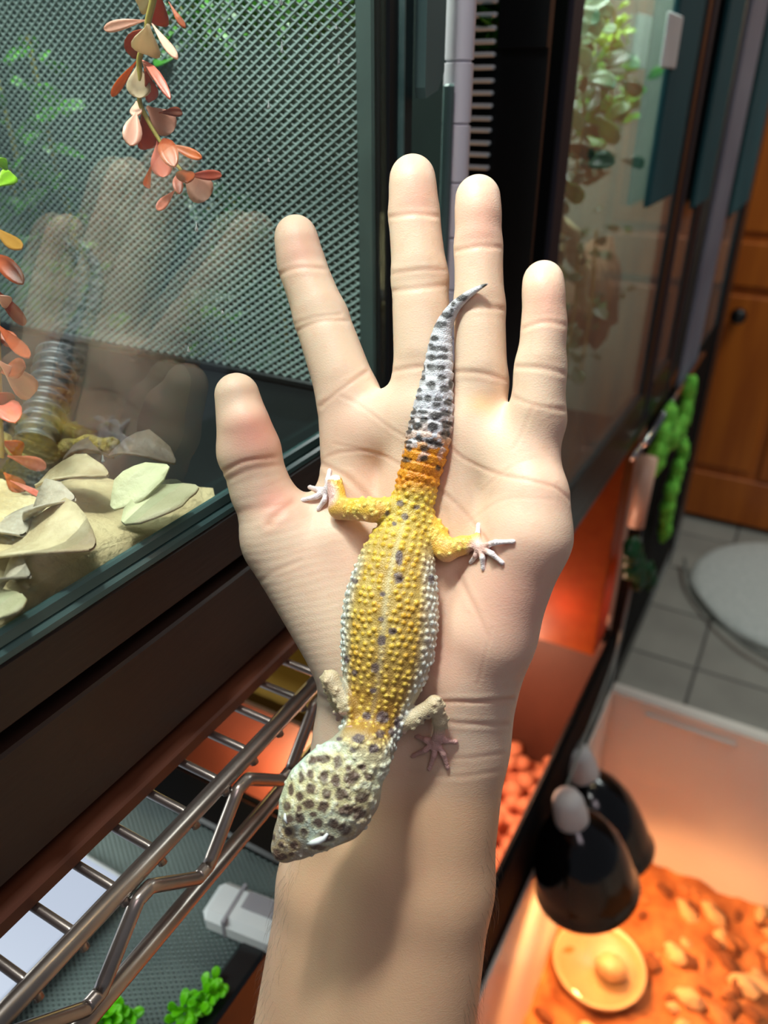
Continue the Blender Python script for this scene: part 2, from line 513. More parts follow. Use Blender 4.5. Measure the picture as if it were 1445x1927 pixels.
class Field:
    def __init__(self, lo, hi, h):
        self.lo = np.array(lo, float); self.h = h
        self.n = np.ceil((np.array(hi) - self.lo) / h).astype(int) + 1
        self.d = np.full(self.n, 0.02, np.float32)
        self.ax = [(self.lo[i] + h * np.arange(self.n[i])).astype(np.float32) for i in range(3)]

    def window(self, pts, pad):
        pts = np.asarray(pts)
        a = np.clip(np.floor((pts.min(0) - pad - self.lo) / self.h).astype(int), 0, self.n - 1)
        b = np.clip(np.ceil((pts.max(0) + pad - self.lo) / self.h).astype(int) + 1, 1, self.n)
        return tuple(slice(a[i], b[i]) for i in range(3))

    def grid(self, w):
        return [self.ax[0][w[0]][:, None, None], self.ax[1][w[1]][None, :, None], self.ax[2][w[2]][None, None, :]]

    @staticmethod
    def smin(a, b, k):
        if k <= 0:
            return np.minimum(a, b)
        h = np.maximum(k - np.abs(a - b), 0) / k
        return np.minimum(a, b) - h * h * h * k / 6

    def cone(self, w, A, B, ra, rb, flat=1.0, nrm=PALM_N):
        X, Y, Z = self.grid(w)
        px, py, pz = X - A[0], Y - A[1], Z - A[2]
        D = np.asarray(B) - np.asarray(A)
        LL = float(D @ D) + 1e-12
        t = np.clip((px * D[0] + py * D[1] + pz * D[2]) / LL, 0, 1)
        qx, qy, qz = px - t * D[0], py - t * D[1], pz - t * D[2]
        if flat != 1.0:
            m = qx * nrm[0] + qy * nrm[1] + qz * nrm[2]
            g = (1 / flat - 1) * m
            l = np.sqrt((qx + g * nrm[0]) ** 2 + (qy + g * nrm[1]) ** 2 + (qz + g * nrm[2]) ** 2)
            return (l - (ra + (rb - ra) * t)) * (0.5 + 0.5 * flat if flat < 1 else 1)
        return np.sqrt(qx * qx + qy * qy + qz * qz) - (ra + (rb - ra) * t)

    def chain(self, prims, k, k_out):
        """prims: list of (A, B, ra, rb, flat); blended with k among themselves, with k_out to the rest"""
        pts = np.array([p for q in prims for p in (q[0] - max(q[2], q[3]), q[0] + max(q[2], q[3]), q[1] - max(q[2], q[3]), q[1] + max(q[2], q[3]))])
        w = self.window(pts, k + k_out + 0.003)
        acc = None
        for q in prims:
            c = self.cone(w, *q)
            acc = c if acc is None else self.smin(acc, c, k)
        self.d[w] = self.smin(self.d[w], acc.astype(np.float32), k_out)

    def ball(self, c, r, k):
        w = self.window(np.array([c - r, c + r]), k + 2 * self.h)
        self.d[w] = self.smin(self.d[w], self.cone(w, c, c, r, r), k)

    def sample(self, P):
        q = (P - self.lo) / self.h
        i = np.clip(np.floor(q).astype(int), 0, self.n - 2)
        f = np.clip(q - i, 0, 1)
        r = 0
        for a in (0, 1):
            for b in (0, 1):
                for c in (0, 1):
                    wgt = (f[..., 0] if a else 1 - f[..., 0]) * (f[..., 1] if b else 1 - f[..., 1]) * (f[..., 2] if c else 1 - f[..., 2])
                    r = r + wgt * self.d[i[..., 0] + a, i[..., 1] + b, i[..., 2] + c]
        return r

    def surface(self, smooth=2):
        d, h = self.d, self.h
        n = self.n
        s = d < 0
        c = np.zeros(n - 1, np.int8)
        for a in (0, 1):
            for b in (0, 1):
                for e in (0, 1):
                    c += s[a:n[0] - 1 + a, b:n[1] - 1 + b, e:n[2] - 1 + e]
        act = (c > 0) & (c < 8)
        idx = np.argwhere(act)
        vid = np.full(n - 1, -1, np.int32)
        vid[act] = np.arange(len(idx))
        acc = np.zeros((len(idx), 3)); cnt = np.zeros(len(idx))
        corners = [(a, b, e) for a in (0, 1) for b in (0, 1) for e in (0, 1)]
        for p in corners:
            for ax in range(3):
                if p[ax]:
                    continue
                q = list(p); q[ax] = 1
                v0 = d[idx[:, 0] + p[0], idx[:, 1] + p[1], idx[:, 2] + p[2]]
                v1 = d[idx[:, 0] + q[0], idx[:, 1] + q[1], idx[:, 2] + q[2]]
                m = (v0 < 0) != (v1 < 0)
                t = v0[m] / (v0[m] - v1[m])
                pt = np.tile(np.array(p, float), (m.sum(), 1)); pt[:, ax] = t
                acc[m] += pt; cnt[m] += 1
        V = self.lo + h * (idx + acc / cnt[:, None])
        Q = []
        for ax in range(3):
            o1, o2 = (ax + 1) % 3, (ax + 2) % 3
            sl0 = [slice(None)] * 3; sl1 = [slice(None)] * 3
            sl0[ax] = slice(0, n[ax] - 1); sl1[ax] = slice(1, n[ax])
            for o in (o1, o2):
                sl0[o] = slice(1, n[o] - 1); sl1[o] = slice(1, n[o] - 1)
            a, b = s[tuple(sl0)], s[tuple(sl1)]
            e = np.argwhere(a != b)
            flip = a[a != b]
            base = e.copy(); base[:, o1] += 1; base[:, o2] += 1
            def cell(d1, d2):
                k = base.copy(); k[:, o1] -= d1; k[:, o2] -= d2
                return vid[k[:, 0], k[:, 1], k[:, 2]]
            q = np.stack([cell(1, 1), cell(0, 1), cell(0, 0), cell(1, 0)], 1)
            q[~flip] = q[~flip][:, ::-1]
            Q.append(q)
        Q = np.concatenate(Q)
        Q = Q[(Q >= 0).all(1)]
        for _ in range(smooth):
            V = laplace(V, Q, 0.5)
        return V, Q


def laplace(V, Q, lam):
    A = np.zeros_like(V); c = np.zeros(len(V))
    for i in range(4):
        a, b = Q[:, i], Q[:, (i + 1) % 4]
        for k in range(3):
            A[:, k] += np.bincount(a, V[b, k], len(V)) + np.bincount(b, V[a, k], len(V))
        c += np.bincount(a, minlength=len(V)) + np.bincount(b, minlength=len(V))
    return V + lam * (A / np.maximum(c, 1)[:, None] - V)


def normals(V, Q):
    n = np.cross(V[Q[:, 2]] - V[Q[:, 0]], V[Q[:, 3]] - V[Q[:, 1]])
    N = np.zeros_like(V)
    for i in range(4):
        for k in range(3):
            N[:, k] += np.bincount(Q[:, i], n[:, k], len(V))
    return N / np.maximum(np.linalg.norm(N, axis=1), 1e-12)[:, None]


CAM_FRAME = cam.matrix_basis.copy()
CAM_FRAME = Matrix.Translation(CAMPOS) @ CAMROT.to_4x4()          # camera axes -> room


def body_mesh(name, V, Q, colors, material, origin):
    """mesh object in room coordinates with its own origin; colours = pigment of the skin"""
    Mx = np.array(CAM_FRAME)
    W = V @ Mx[:3, :3].T + Mx[:3, 3] - np.array(origin)
    me = bpy.data.meshes.new(name)
    me.vertices.add(len(W)); me.vertices.foreach_set('co', W.astype(np.float32).ravel())
    me.loops.add(Q.size); me.loops.foreach_set('vertex_index', Q.astype(np.int32).ravel())
    me.polygons.add(len(Q)); me.polygons.foreach_set('loop_start', np.arange(0, Q.size, 4, dtype=np.int32))
    me.polygons.foreach_set('use_smooth', np.ones(len(Q), bool))
    me.update(calc_edges=True)
    ca = me.color_attributes.new('pigment', 'FLOAT_COLOR', 'POINT')
    ca.data.foreach_set('color', np.concatenate([colors, np.ones((len(W), 1))], 1).astype(np.float32).ravel())
    me.materials.append(material)
    o = bpy.data.objects.new(name, me)
    COL.objects.link(o)
    o.location = origin
    ORIGIN[o.name] = tuple(origin)
    return o


def rgb(*c):
    return np.array(lin(*c)[:3])


def mixc(a, b, t):
    t = np.clip(np.asarray(t), 0, 1)[..., None]
    return a * (1 - t) + b * t


def to_px(V):
    z = -V[:, 2]
    return CU + V[:, 0] / z * F, CV - V[:, 1] / z * F


def vnoise(P, s, seed=0):
    """cheap smooth value noise"""
    q = P / s + 100.3 + seed * 17.1
    i = np.floor(q).astype(np.int64); f = q - i
    f = f * f * (3 - 2 * f)
    def hsh(a, b, c):
        n = (a * 73856093) ^ (b * 19349663) ^ (c * 83492791)
        return ((n * 2654435761) % 65536) / 65536.0
    r = 0
    for a in (0, 1):
        for b in (0, 1):
            for c in (0, 1):
                w = (f[:, 0] if a else 1 - f[:, 0]) * (f[:, 1] if b else 1 - f[:, 1]) * (f[:, 2] if c else 1 - f[:, 2])
                r = r + w * hsh(i[:, 0] + a, i[:, 1] + b, i[:, 2] + c)
    return r


def seg_dist(u, v, line):
    """pixel distance of (u, v) to a polyline and the position along it"""
    best = np.full(len(u), 1e9)
    for (a, b), (c, d) in zip(line[:-1], line[1:]):
        dx, dy = c - a, d - b
        t = np.clip(((u - a) * dx + (v - b) * dy) / (dx * dx + dy * dy + 1e-9), 0, 1)
        best = np.minimum(best, np.hypot(u - a - t * dx, v - b - t * dy))
    return best


def bent(line, n=12):
    """Catmull-Rom through the points"""
    P = np.array([line[0]] + list(line) + [line[-1]], float)
    out = []
    for i in range(1, len(P) - 2):
        for t in np.linspace(0, 1, n, endpoint=False):
            a, b, c, d = P[i - 1], P[i], P[i + 1], P[i + 2]
            out.append(.5 * ((2 * b) + (c - a) * t + (2 * a - 5 * b + 4 * c - d) * t * t + (3 * b - a - 3 * c + d) * t ** 3))
    out.append(P[-2])
    return [tuple(p) for p in out]


# ------------------------------------------------------------------ the hand and forearm
def prim(u0, v0, h0, r0, u1, v1, h1, r1, flat=1.0):
    return (hp(u0, v0, h0), hp(u1, v1, h1), r0 * px2m(u0, v0, h0), r1 * px2m(u1, v1, h1), flat)


HAND = Field((-0.072, -0.325, -0.335), (0.068, 0.126, -0.195), 0.00065)
FINGERS = {
    'index':  [(557, 446, 3, 40), (568, 500, 3, 43), (605, 600, 2, 50), (655, 745, 0, 58)],
    'middle': [(776, 336, 3, 43), (779, 405, 3, 46), (790, 525, 2, 52), (797, 715, 0, 55)],
    'ring':   [(899, 373, 3, 42), (900, 468, 3, 43), (902, 580, 2, 46.5), (905, 725, 0, 49)],
    'pinky':  [(1022, 529, 3, 38), (1024, 610, 3, 39), (1017, 692, 2, 46), (1010, 790, 0, 52)],
}
for nm, J in FINGERS.items():
    ch = []
    for a, b in zip(J[:-1], J[1:]):
        ch.append(prim(a[0], a[1], a[2], a[3], b[0], b[1], b[2], b[3]))
        # soft pad on the palm side of each phalanx
        m = [(a[i] + b[i]) / 2 for i in range(4)]
        e = .22
        ch.append(prim(m[0] + (a[0] - b[0]) * e, m[1] + (a[1] - b[1]) * e, m[2] + 2.2, m[3] * .86,
                       m[0] - (a[0] - b[0]) * e, m[1] - (a[1] - b[1]) * e, m[2] + 2.2, m[3] * .86))
    a = J[0]
    ch.append(prim(a[0], a[1] + 12, a[2] + 2.0, a[3] * .84, a[0] + 2, a[1] + 30, a[2] + 2.0, a[3] * .84))
    HAND.chain(ch, 0.0035, 0.0006)
# thumb: distal phalanx, proximal phalanx
HAND.chain([
    prim(446, 744, 24, 42, 468, 850, 20, 57),
    prim(462, 800, 25, 44, 476, 842, 22, 46),
    prim(468, 850, 20, 57, 492, 925, 16, 55),
    prim(492, 925, 16, 55, 538, 1010, 10, 80),
    prim(538, 1010, 10, 80, 600, 1080, 5, 90),
], 0.004, 0.0008)
PALM = [
    prim(655, 745, 0, 58, 700, 1180, -5, 80),
    prim(797, 705, 0, 55, 765, 1200, -5, 85),
    prim(905, 720, 0, 50, 820, 1200, -5, 85),
    prim(1010, 790, 0, 53, 890, 1220, -4, 75),
    prim(1001, 935, 3, 70, 995, 1010, 4, 74),
    prim(995, 1010, 4, 74, 922, 1195, 2, 80),
    prim(922, 1195, 2, 80, 872, 1330, -5, 88),          # hypothenar
    prim(538, 1010, 10, 84, 690, 1255, 4, 92),          # thenar
    prim(640, 1030, 4, 80, 700, 1180, 3, 80),
    prim(575, 1000, 7, 36, 650, 940, 0, 56),           # web of the thumb
    prim(700, 810, 1.2, 66, 790, 780, 1.2, 66, .85),    # pads under the fingers
    prim(890, 810, .6, 60, 975, 880, .6, 66, .85),
    prim(690, 1255, -2, 90, 682, 1400, -7, 88),        # wrist and forearm
    prim(682, 1400, -7, 88, 642, 1660, -9, 115),
    prim(642, 1660, -9, 115, 583, 2030, -9, 122),
    prim(870, 1265, -2, 92, 862, 1400, -7, 90),
    prim(862, 1400, -7, 90, 812, 1660, -9, 112),
    prim(812, 1660, -9, 112, 745, 2030, -9, 136),
    prim(583, 2030, -9, 122, 540, 2700, -9, 138),
    prim(745, 2030, -9, 136, 690, 2700, -9, 150),
    prim(660, 2030, -7, 140, 610, 2700, -7, 160),
    prim(770, 1330, -6, 80, 730, 1600, -7, 110),
    prim(730, 1600, -7, 116, 660, 2030, -7, 140),
]
acc_w = tuple(slice(0, n) for n in HAND.n)
palm = None
for p in PALM:
    r = max(p[2], p[3])
    w = HAND.window(np.array([p[0] - r, p[0] + r, p[1] - r, p[1] + r]), 0.011)
    if palm is None:
        palm = np.full(HAND.n, 0.02, np.float32)
    palm[w] = Field.smin(palm[w], HAND.cone(w, *p).astype(np.float32), 0.008)
HAND.d = Field.smin(HAND.d, palm, 0.0035)
del palm


def palm_depth(u, v):
    """distance of the palm's surface along the sight line (inf beside the hand)"""
    zs = np.linspace(0.20, 0.30, 260)
    P = np.stack([(u - CU) / F * zs, -(v - CV) / F * zs, -zs], 1)
    f = HAND.sample(P)
    k = np.argmax(f < 0)
    return zs[k] if f[k] < 0 else None


hV, hQ = HAND.surface(3)
hN = normals(hV, hQ)
hu, hv = to_px(hV)
front = np.clip(hN @ np.array([-.2, 0, .98]) * 2.0, 0, 1)
# folds of the skin: (line, depth mm, half width px, redness)
FOLDS = [
    ([(522, 519), (545, 508), (575, 503), (614, 506)], .45, 3.5, .45), ([(553, 626), (580, 612), (610, 603), (655, 604)], .5, 4, .5),
    ([(548, 612), (590, 598), (640, 592)], .25, 3, .3),
    ([(604, 764), (640, 735), (690, 700)], .5, 4, .5),
    ([(732, 409), (780, 403), (828, 408)], .4, 3.5, .45), ([(735, 516), (790, 508), (841, 508)], .4, 4, .5),
    ([(735, 548), (790, 542), (843, 536)], .35, 4, .45), ([(742, 698), (795, 690), (850, 692)], .45, 4, .5),
    ([(856, 473), (900, 464), (944, 466)], .4, 3.5, .45), ([(854, 588), (905, 578), (950, 582)], .45, 4, .5),
    ([(856, 700), (905, 702), (954, 716)], .45, 4, .5),
    ([(984, 618), (1025, 606), (1064, 612)], .4, 3.5, .45), ([(972, 690), (1020, 693), (1066, 704)], .45, 4, .5),
    ([(964, 748), (1010, 764), (1064, 772)], .45, 4, .5),
    ([(416, 890), (455, 870), (500, 862), (530, 858)], .8, 5, .9), ([(425, 905), (470, 884), (531, 874)], .35, 4, .4),
    ([(446, 965), (490, 955), (548, 948)], .3, 5, .5), ([(505, 985), (525, 965), (550, 945)], .6, 6, 1.0),
    ([(1074, 942), (1045, 918), (1000, 905), (930, 890), (870, 862), (845, 838)], .55, 4, .6),
    ([(603, 866), (650, 850), (715, 856), (800, 905), (870, 960), (930, 1040)], .5, 4, .5),
    ([(603, 872), (660, 905), (715, 970), (745, 1050), (752, 1150), (735, 1260), (715, 1330)], .7, 5, .6),
    ([(640, 745), (680, 765), (740, 810), (790, 835)], .25, 3, .25), ([(628, 835), (700, 850)], .2, 2.5, .25),
    ([(860, 1080), (885, 1130), (920, 1200)], .4, 5, .35), ([(925, 1180), (912, 1240), (900, 1290)], .2, 2.5, .2),
    ([(905, 925), (960, 880), (1010, 860)], .18, 2.5, .2), ([(880, 985), (950, 940), (1040, 940)], .15, 2.5, .2),
    ([(1000, 770), (985, 810), (965, 845)], .2, 3, .2), ([(840, 960), (850, 1050)], .2, 4, .2),
    ([(770, 1332), (840, 1322), (900, 1322), (965, 1316)], .7, 4, .7), ([(790, 1352), (870, 1362), (955, 1364)], .4, 4, .4),
    ([(600, 1310), (640, 1330)], .4, 4, .4), ([(780, 1420), (870, 1428), (948, 1418)], .25, 4, .25),
    ([(770, 1452), (860, 1462), (946, 1450)], .2, 4, .2), ([(480, 1100), (520, 1075), (565, 1055)], .2, 4, .2),
]
disp = np.zeros(len(hV)); red = np.zeros(len(hV))
for ln, dep, hw, rd in FOLDS:
    ln = bent(ln, 8)
    L = np.array(ln)
    m = (hu > L[:, 0].min() - 30) & (hu < L[:, 0].max() + 30) & (hv > L[:, 1].min() - 30) & (hv < L[:, 1].max() + 30) & (front > 0)
    if not m.any():
        continue
    d = seg_dist(hu[m], hv[m], ln)
    g = np.exp(-(d / hw) ** 2)
    disp[m] = np.minimum(disp[m], -dep * 0.46e-3 * g * front[m])
    disp[m] += dep * 2.0e-4 * np.exp(-((d - hw * 2.4) / (hw * 1.2)) ** 2) * front[m]
    red[m] = np.maximum(red[m], rd * np.exp(-(d / (hw * 1.5)) ** 2) * front[m])
hV = hV + hN * disp[:, None]
# fine diagonal wrinkling of the thenar and wrist
wr = np.clip(1 - seg_dist(hu, hv, [(500, 1000), (640, 1200)]) / 150, 0, 1)
hV = hV + hN * (wr * front * 3.5e-5 * np.sin((hu * .22 + hv * .95) * .42 + 4 * vnoise(hV, .006)))[:, None]
# pigment
skin = np.tile(rgb(224, 196, 171), (len(hV), 1))
skin = mixc(skin, rgb(230, 203, 176), vnoise(hV, .012) * .5)
pink = rgb(232, 160, 142)
def spot(u, v, ru, rv):
    return np.exp(-(((hu - u) / ru) ** 2 + ((hv - v) / rv) ** 2))
pk = np.zeros(len(hV))
for (u, v, ru, rv, s) in [(565, 470, 40, 45, .45), (778, 370, 40, 50, .5), (900, 420, 45, 60, .55), (1025, 570, 40, 50, .5),
                          (480, 815, 60, 50, .8), (520, 945, 40, 40, .7), (660, 790, 60, 60, .25), (900, 780, 60, 40, .2),
                          (1010, 900, 80, 80, .3), (950, 1120, 110, 130, .5), (850, 1230, 110, 80, .4), (640, 1050, 90, 60, .2),
                          (700, 900, 60, 60, .2)]:
    pk = np.maximum(pk, s * spot(u, v, ru, rv))
skin = mixc(skin, pink, pk)
skin = mixc(skin, rgb(206, 164, 126), np.clip((hv - 1400) / 160, 0, .8))            # tanner forearm
skin = mixc(skin, rgb(202, 138, 112), red * .42)
skin = mixc(skin, rgb(218, 168, 138), (vnoise(hV, .0035, 3) > .66) * .12)
skin = mixc(skin, rgb(226, 186, 120), .5 * spot(907, 760, 28, 22))                   # yellowish callus


def skin_mat():
    m, nt, b = new_mat('skin')
    L = nt.links.new
    at = nt.nodes.new('ShaderNodeAttribute'); at.attribute_name = 'pigment'
    L(at.outputs['Color'], b.inputs['Base Color'])
    b.inputs['Roughness'].default_value = 0.46
    b.inputs['Specular IOR Level'].default_value = 0.3
    b.inputs['Subsurface Weight'].default_value = 0.35
    b.inputs['Subsurface Radius'].default_value = (1.0, 0.38, 0.22)
    b.inputs['Subsurface Scale'].default_value = 0.004
    tc = nt.nodes.new('ShaderNodeTexCoord')
    vo = nt.nodes.new('ShaderNodeTexVoronoi'); vo.inputs['Scale'].default_value = 1500
    mp = nt.nodes.new('ShaderNodeMapping'); mp.inputs['Scale'].default_value = (1, 1, 1.6)
    L(tc.outputs['Object'], mp.inputs['Vector']); L(mp.outputs['Vector'], vo.inputs['Vector'])
    no = nt.nodes.new('ShaderNodeTexNoise'); no.inputs['Scale'].default_value = 420; no.inputs['Detail'].default_value = 6
    L(tc.outputs['Object'], no.inputs['Vector'])
    ad = nt.nodes.new('ShaderNodeMath'); ad.operation = 'ADD'
    L(vo.outputs['Distance'], ad.inputs[0]); L(no.outputs['Fac'], ad.inputs[1])
    bp = nt.nodes.new('ShaderNodeBump'); bp.inputs['Strength'].default_value = 0.11; bp.inputs['Distance'].default_value = 0.0006
    L(ad.outputs[0], bp.inputs['Height']); L(bp.outputs['Normal'], b.inputs['Normal'])
    return m


M['skin'] = skin_mat()
hand_o = CAM_FRAME @ Vector(hp(760, 1500, -8))
person = body_mesh('person', hV, hQ, skin, M['skin'], hand_o)
tag(person, 'bare left forearm and open palm held up beside the glass, gecko lying on it', 'person')

# fine hairs of the forearm
hb = MB()
hid = np.where((hv > 1560) & (hv < 1940) & (np.abs(hN[:, 2]) < .75))[0]
for i in rng.choice(hid, 420, replace=False):
    p, n = hV[i], hN[i]
    s = np.array([rng.uniform(-.3, .3), -1.0, rng.uniform(-.2, .4)])
    s = s - n * (s @ n); s /= np.linalg.norm(s)
    L = rng.uniform(.003, .0075)
    q1 = p + s * L * .5 + n * L * .28; q2 = p + s * L + n * L * .32
    hb.tube([CAM_FRAME @ Vector(p), CAM_FRAME @ Vector(q1), CAM_FRAME @ Vector(q2)], [.00003, .000026, .00001], 3, False)
M['hair'] = mat('arm_hair', (70, 52, 40), (90, 68, 52), rough=0.5)
hb.build('hair', M['hair'], person, stuff=True)

# ------------------------------------------------------------------ the leopard gecko
def gp(u, v, z):
    return np.array([(u - CU) / F * z, -(v - CV) / F * z, -z])


GN = np.array([-0.18, 0.0, 0.984])          # the way the gecko's back faces
# spine: u, v, half width px, lift over the skin mm
SPINE = [
    (917, 534, 2.5, 3.0), (898, 544, 5.5, 2.5), (878, 557, 8, 2), (858, 575, 11, 1.5), (843, 597, 14.5, 1.2), (833, 622, 18, 1), (828, 655, 23, .6), (824, 700, 28, .3),
    (819, 740, 33, .2), (813, 785, 39.5, .2), (806, 825, 41.5, .2), (797, 865, 40, .3), (788, 900, 37.5, .5), (779, 935, 38, .8), (769, 970, 43, 1),
    (758, 1010, 52, 1), (747, 1060, 70, .6), (738, 1120, 86, .3), (733, 1170, 90, .2), (729, 1220, 87, .4), (721, 1270, 77, 1.5), (711, 1320, 63, 4),
    (700, 1365, 54, 9), (688, 1400, 53, 15),
]
sp_uv = np.array([(a, b) for a, b, _, _ in SPINE], float)
zf = []
for (u, v, r, l) in SPINE:
    c = [palm_depth(u + du, v + dv) for du in (-25, 0, 25) for dv in (-10, 10)]
    c = [x for x in c if x]
    zf.append(np.median(c) if c else np.nan)
zf = np.array(zf)
ok = ~np.isnan(zf)
zf = np.interp(np.arange(len(zf)), np.arange(len(zf))[ok], zf[ok])
zs_ = zf.copy()
for _ in range(3):
    zs_[1:-1] = .25 * zs_[:-2] + .5 * zs_[1:-1] + .25 * zs_[2:]
zf = np.minimum(zs_, zf + .001)
FLAT = .72
cz = []
for (u, v, r, l), z in zip(SPINE, zf):
    cz.append(z - l * 1e-3 - .86 * FLAT * r * z / F)
cz = np.array(cz)
for _ in range(2):
    cz[1:-1] = .25 * cz[:-2] + .5 * cz[1:-1] + .25 * cz[2:]
SP = np.array([gp(u, v, z) for (u, v, _, _), z in zip(SPINE, cz)])
SR = np.array([s[2] * z / F for s, z in zip(SPINE, cz)])
Zn = cz[-1]                                   # neck
# head: occiput, crown, brow, snout; turned to the left and carried above the forearm
HZ = Zn - 0.006
def gpx(u, v, r, dz=0.0):
    z = HZ - dz
    return gp(u, v, z), r * z / F
HEAD = [gpx(676, 1424, 56), gpx(640, 1472, 76), gpx(614, 1506, 82), gpx(586, 1540, 62, -.001), gpx(556, 1574, 41, -.002), gpx(535, 1597, 26, -.003)]

GECKO = Field((-0.042, -0.118, -0.288), (0.046, 0.078, -0.180), 0.00042)
# resample the spine finely
def resample(P, r, n):
    t = np.linspace(0, len(P) - 1, n)
    B = np.array(bent([tuple(p) for p in P], 10)); tb = np.linspace(0, len(P) - 1, len(B))
    return np.stack([np.interp(t, tb, B[:, i]) for i in range(3)], 1), np.interp(t, np.arange(len(P)), r)
AP, AR = resample(SP, SR, 160)
au, av = to_px(AP)
acc, wb = None, tuple(slice(0, n) for n in GECKO.n)
# trunk
trunk = [i for i in range(len(AP) - 1) if av[i] > 900]
seg = []
st = 4
for i in range(trunk[0], len(AP) - 1, st):
    j = min(i + st, len(AP) - 1)
    seg.append((AP[i], AP[j], AR[i], AR[j], FLAT))
for a, b in zip(HEAD[:-1], HEAD[1:]):
    seg.append((a[0], b[0], a[1], b[1], .62))
seg.append((AP[-1], HEAD[0][0], AR[-1], HEAD[0][1], .68))
# brow ridges and jaw corners
seg.append((gp(556, 1518, HZ - .0035), gp(549, 1540, HZ - .0035), 20 * HZ / F, 18 * HZ / F, .8))
seg.append((gp(634, 1562, HZ - .0035), gp(606, 1572, HZ - .0035), 20 * HZ / F, 17 * HZ / F, .8))
seg.append((gp(672, 1500, HZ + .001), gp(650, 1545, HZ + .001), 42 * HZ / F, 34 * HZ / F, .7))
seg.append((gp(576, 1478, HZ + .001), gp(556, 1512, HZ + .001), 30 * HZ / F, 28 * HZ / F, .7))
seg = [q + (GN,) for q in seg]
nt_ = len(seg) - 10
GECKO.chain(seg[:nt_], 0.0006, 0.0004)
GECKO.chain(seg[nt_:], 0.0028, 0.002)
# ringed tail: overlapping rings, each a little wider at its headward rim
RINGS = [908, 891, 872, 853, 835, 817, 796, 777, 755, 734, 716, 698, 681, 664, 647, 630, 614, 600, 586, 573, 561, 550, 540, 534]
ordr = np.argsort(av)
def tail_at(v):
    return np.array([np.interp(v, av[ordr], AP[ordr, i]) for i in range(3)]), np.interp(v, av[ordr], AR[ordr])
tail_i = [i for i in range(len(AP)) if av[i] < 926]
tp, tr_, tv = AP[tail_i], AR[tail_i], av[tail_i]
w = GECKO.window(np.concatenate([tp - .009, tp + .009]), .001)
gx, gy, gz_ = [np.broadcast_to(q, [x.stop - x.start for x in w]) for q in GECKO.grid(w)]
best = np.full(gx.shape, 1e9, np.float32); bv = np.zeros(gx.shape, np.float32); br = np.zeros(gx.shape, np.float32)
for i in range(len(tp) - 1):
    D = tp[i + 1] - tp[i]; LL = float(D @ D)
    if LL < 1e-12:
        continue
    px, py, pz_ = gx - tp[i][0], gy - tp[i][1], gz_ - tp[i][2]
    t = np.clip((px * D[0] + py * D[1] + pz_ * D[2]) / LL, 0, 1)
    qx, qy, qz = px - t * D[0], py - t * D[1], pz_ - t * D[2]
    g = (1 / .84 - 1) * (qx * GN[0] + qy * GN[1] + qz * GN[2])
    l = np.sqrt((qx + g * GN[0]) ** 2 + (qy + g * GN[1]) ** 2 + (qz + g * GN[2]) ** 2)
    m = l < best
    best[m] = l[m]; bv[m] = (tv[i] + (tv[i + 1] - tv[i]) * t)[m]; br[m] = (tr_[i] + (tr_[i + 1] - tr_[i]) * t)[m]
RG = np.array(RINGS[::-1], float)
k = np.clip(np.searchsorted(RG, bv) - 1, 0, len(RG) - 2)
saw = np.clip((RG[k + 1] - bv) / (RG[k + 1] - RG[k]), 0, 1)          # 0 headward .. 1 tailward rim
amp = np.interp(bv, [540, 620, 700, 900, 915], [.02, .08, .17, .15, 0])
prof_r = br * (1 + amp * (np.sqrt(saw) * np.clip((1 - saw) * 9, 0, 1) - .45))
GECKO.d[w] = Field.smin(GECKO.d[w], ((best - prof_r) * .85).astype(np.float32), .0006)
del best, bv, br, gx, gy, gz_, prof_r, saw, k


def on_skin(u, v, h):
    """point h metres above the palm at this spot"""
    z = palm_depth(u, v)
    if z is None:
        z = Zbase(u, v) - .004
    return gp(u, v, z - h)


def limb(joints, k=.0018, kout=.0018):
    """joints: (u, v, depth, radius px)"""
    c = []
    for a, b in zip(joints[:-1], joints[1:]):
        c.append((gp(*a[:3]), gp(*b[:3]), a[3] * a[2] / F, b[3] * b[2] / F, 1.0))
    GECKO.chain(c, k, kout)


def pz(u, v, h):
    z = palm_depth(u, v)
    return (z if z else Zbase(u, v) - .004) - h * 1e-3


def toes(root, ends, r0=5.5, r1=4.2, mid=1.8):
    for (u, v) in ends:
        m = (.5 * root[0] + .5 * u, .5 * root[1] + .5 * v)
        dx, dy = u - root[0], v - root[1]
        q = (m[0] + dy * .06, m[1] - dx * .06)
        limb([(root[0], root[1], root[2], r0 + 1), (q[0], q[1], pz(*q, mid + .4), r0), (u, v, pz(u, v, .55), r1)], .0008, .0008)
        limb([(u, v, pz(u, v, .55), r1 + .6), (u + dx * .05, v + dy * .05, pz(u, v, .5), r1 - 1)], .0004, .0006)


i_h = int(np.argmin(np.abs(av - 965))); zh = -AP[i_h, 2]
# hind leg on the thumb side
kl = pz(634, 960, 4.0)
limb([(752, 958, zh, 24), (700, 960, zh - .0005, 22), (640, 957, kl, 21)])
limb([(638, 955, kl, 19), (633, 925, pz(633, 925, 3.2), 15), (631, 907, pz(631, 907, 2.4), 13)])
rl = (618, 922, pz(618, 922, 1.4))
limb([(630, 908, pz(630, 908, 2.2), 12), (*rl, 11)])
toes(rl, [(620, 886), (583, 917), (570, 941), (599, 958)])
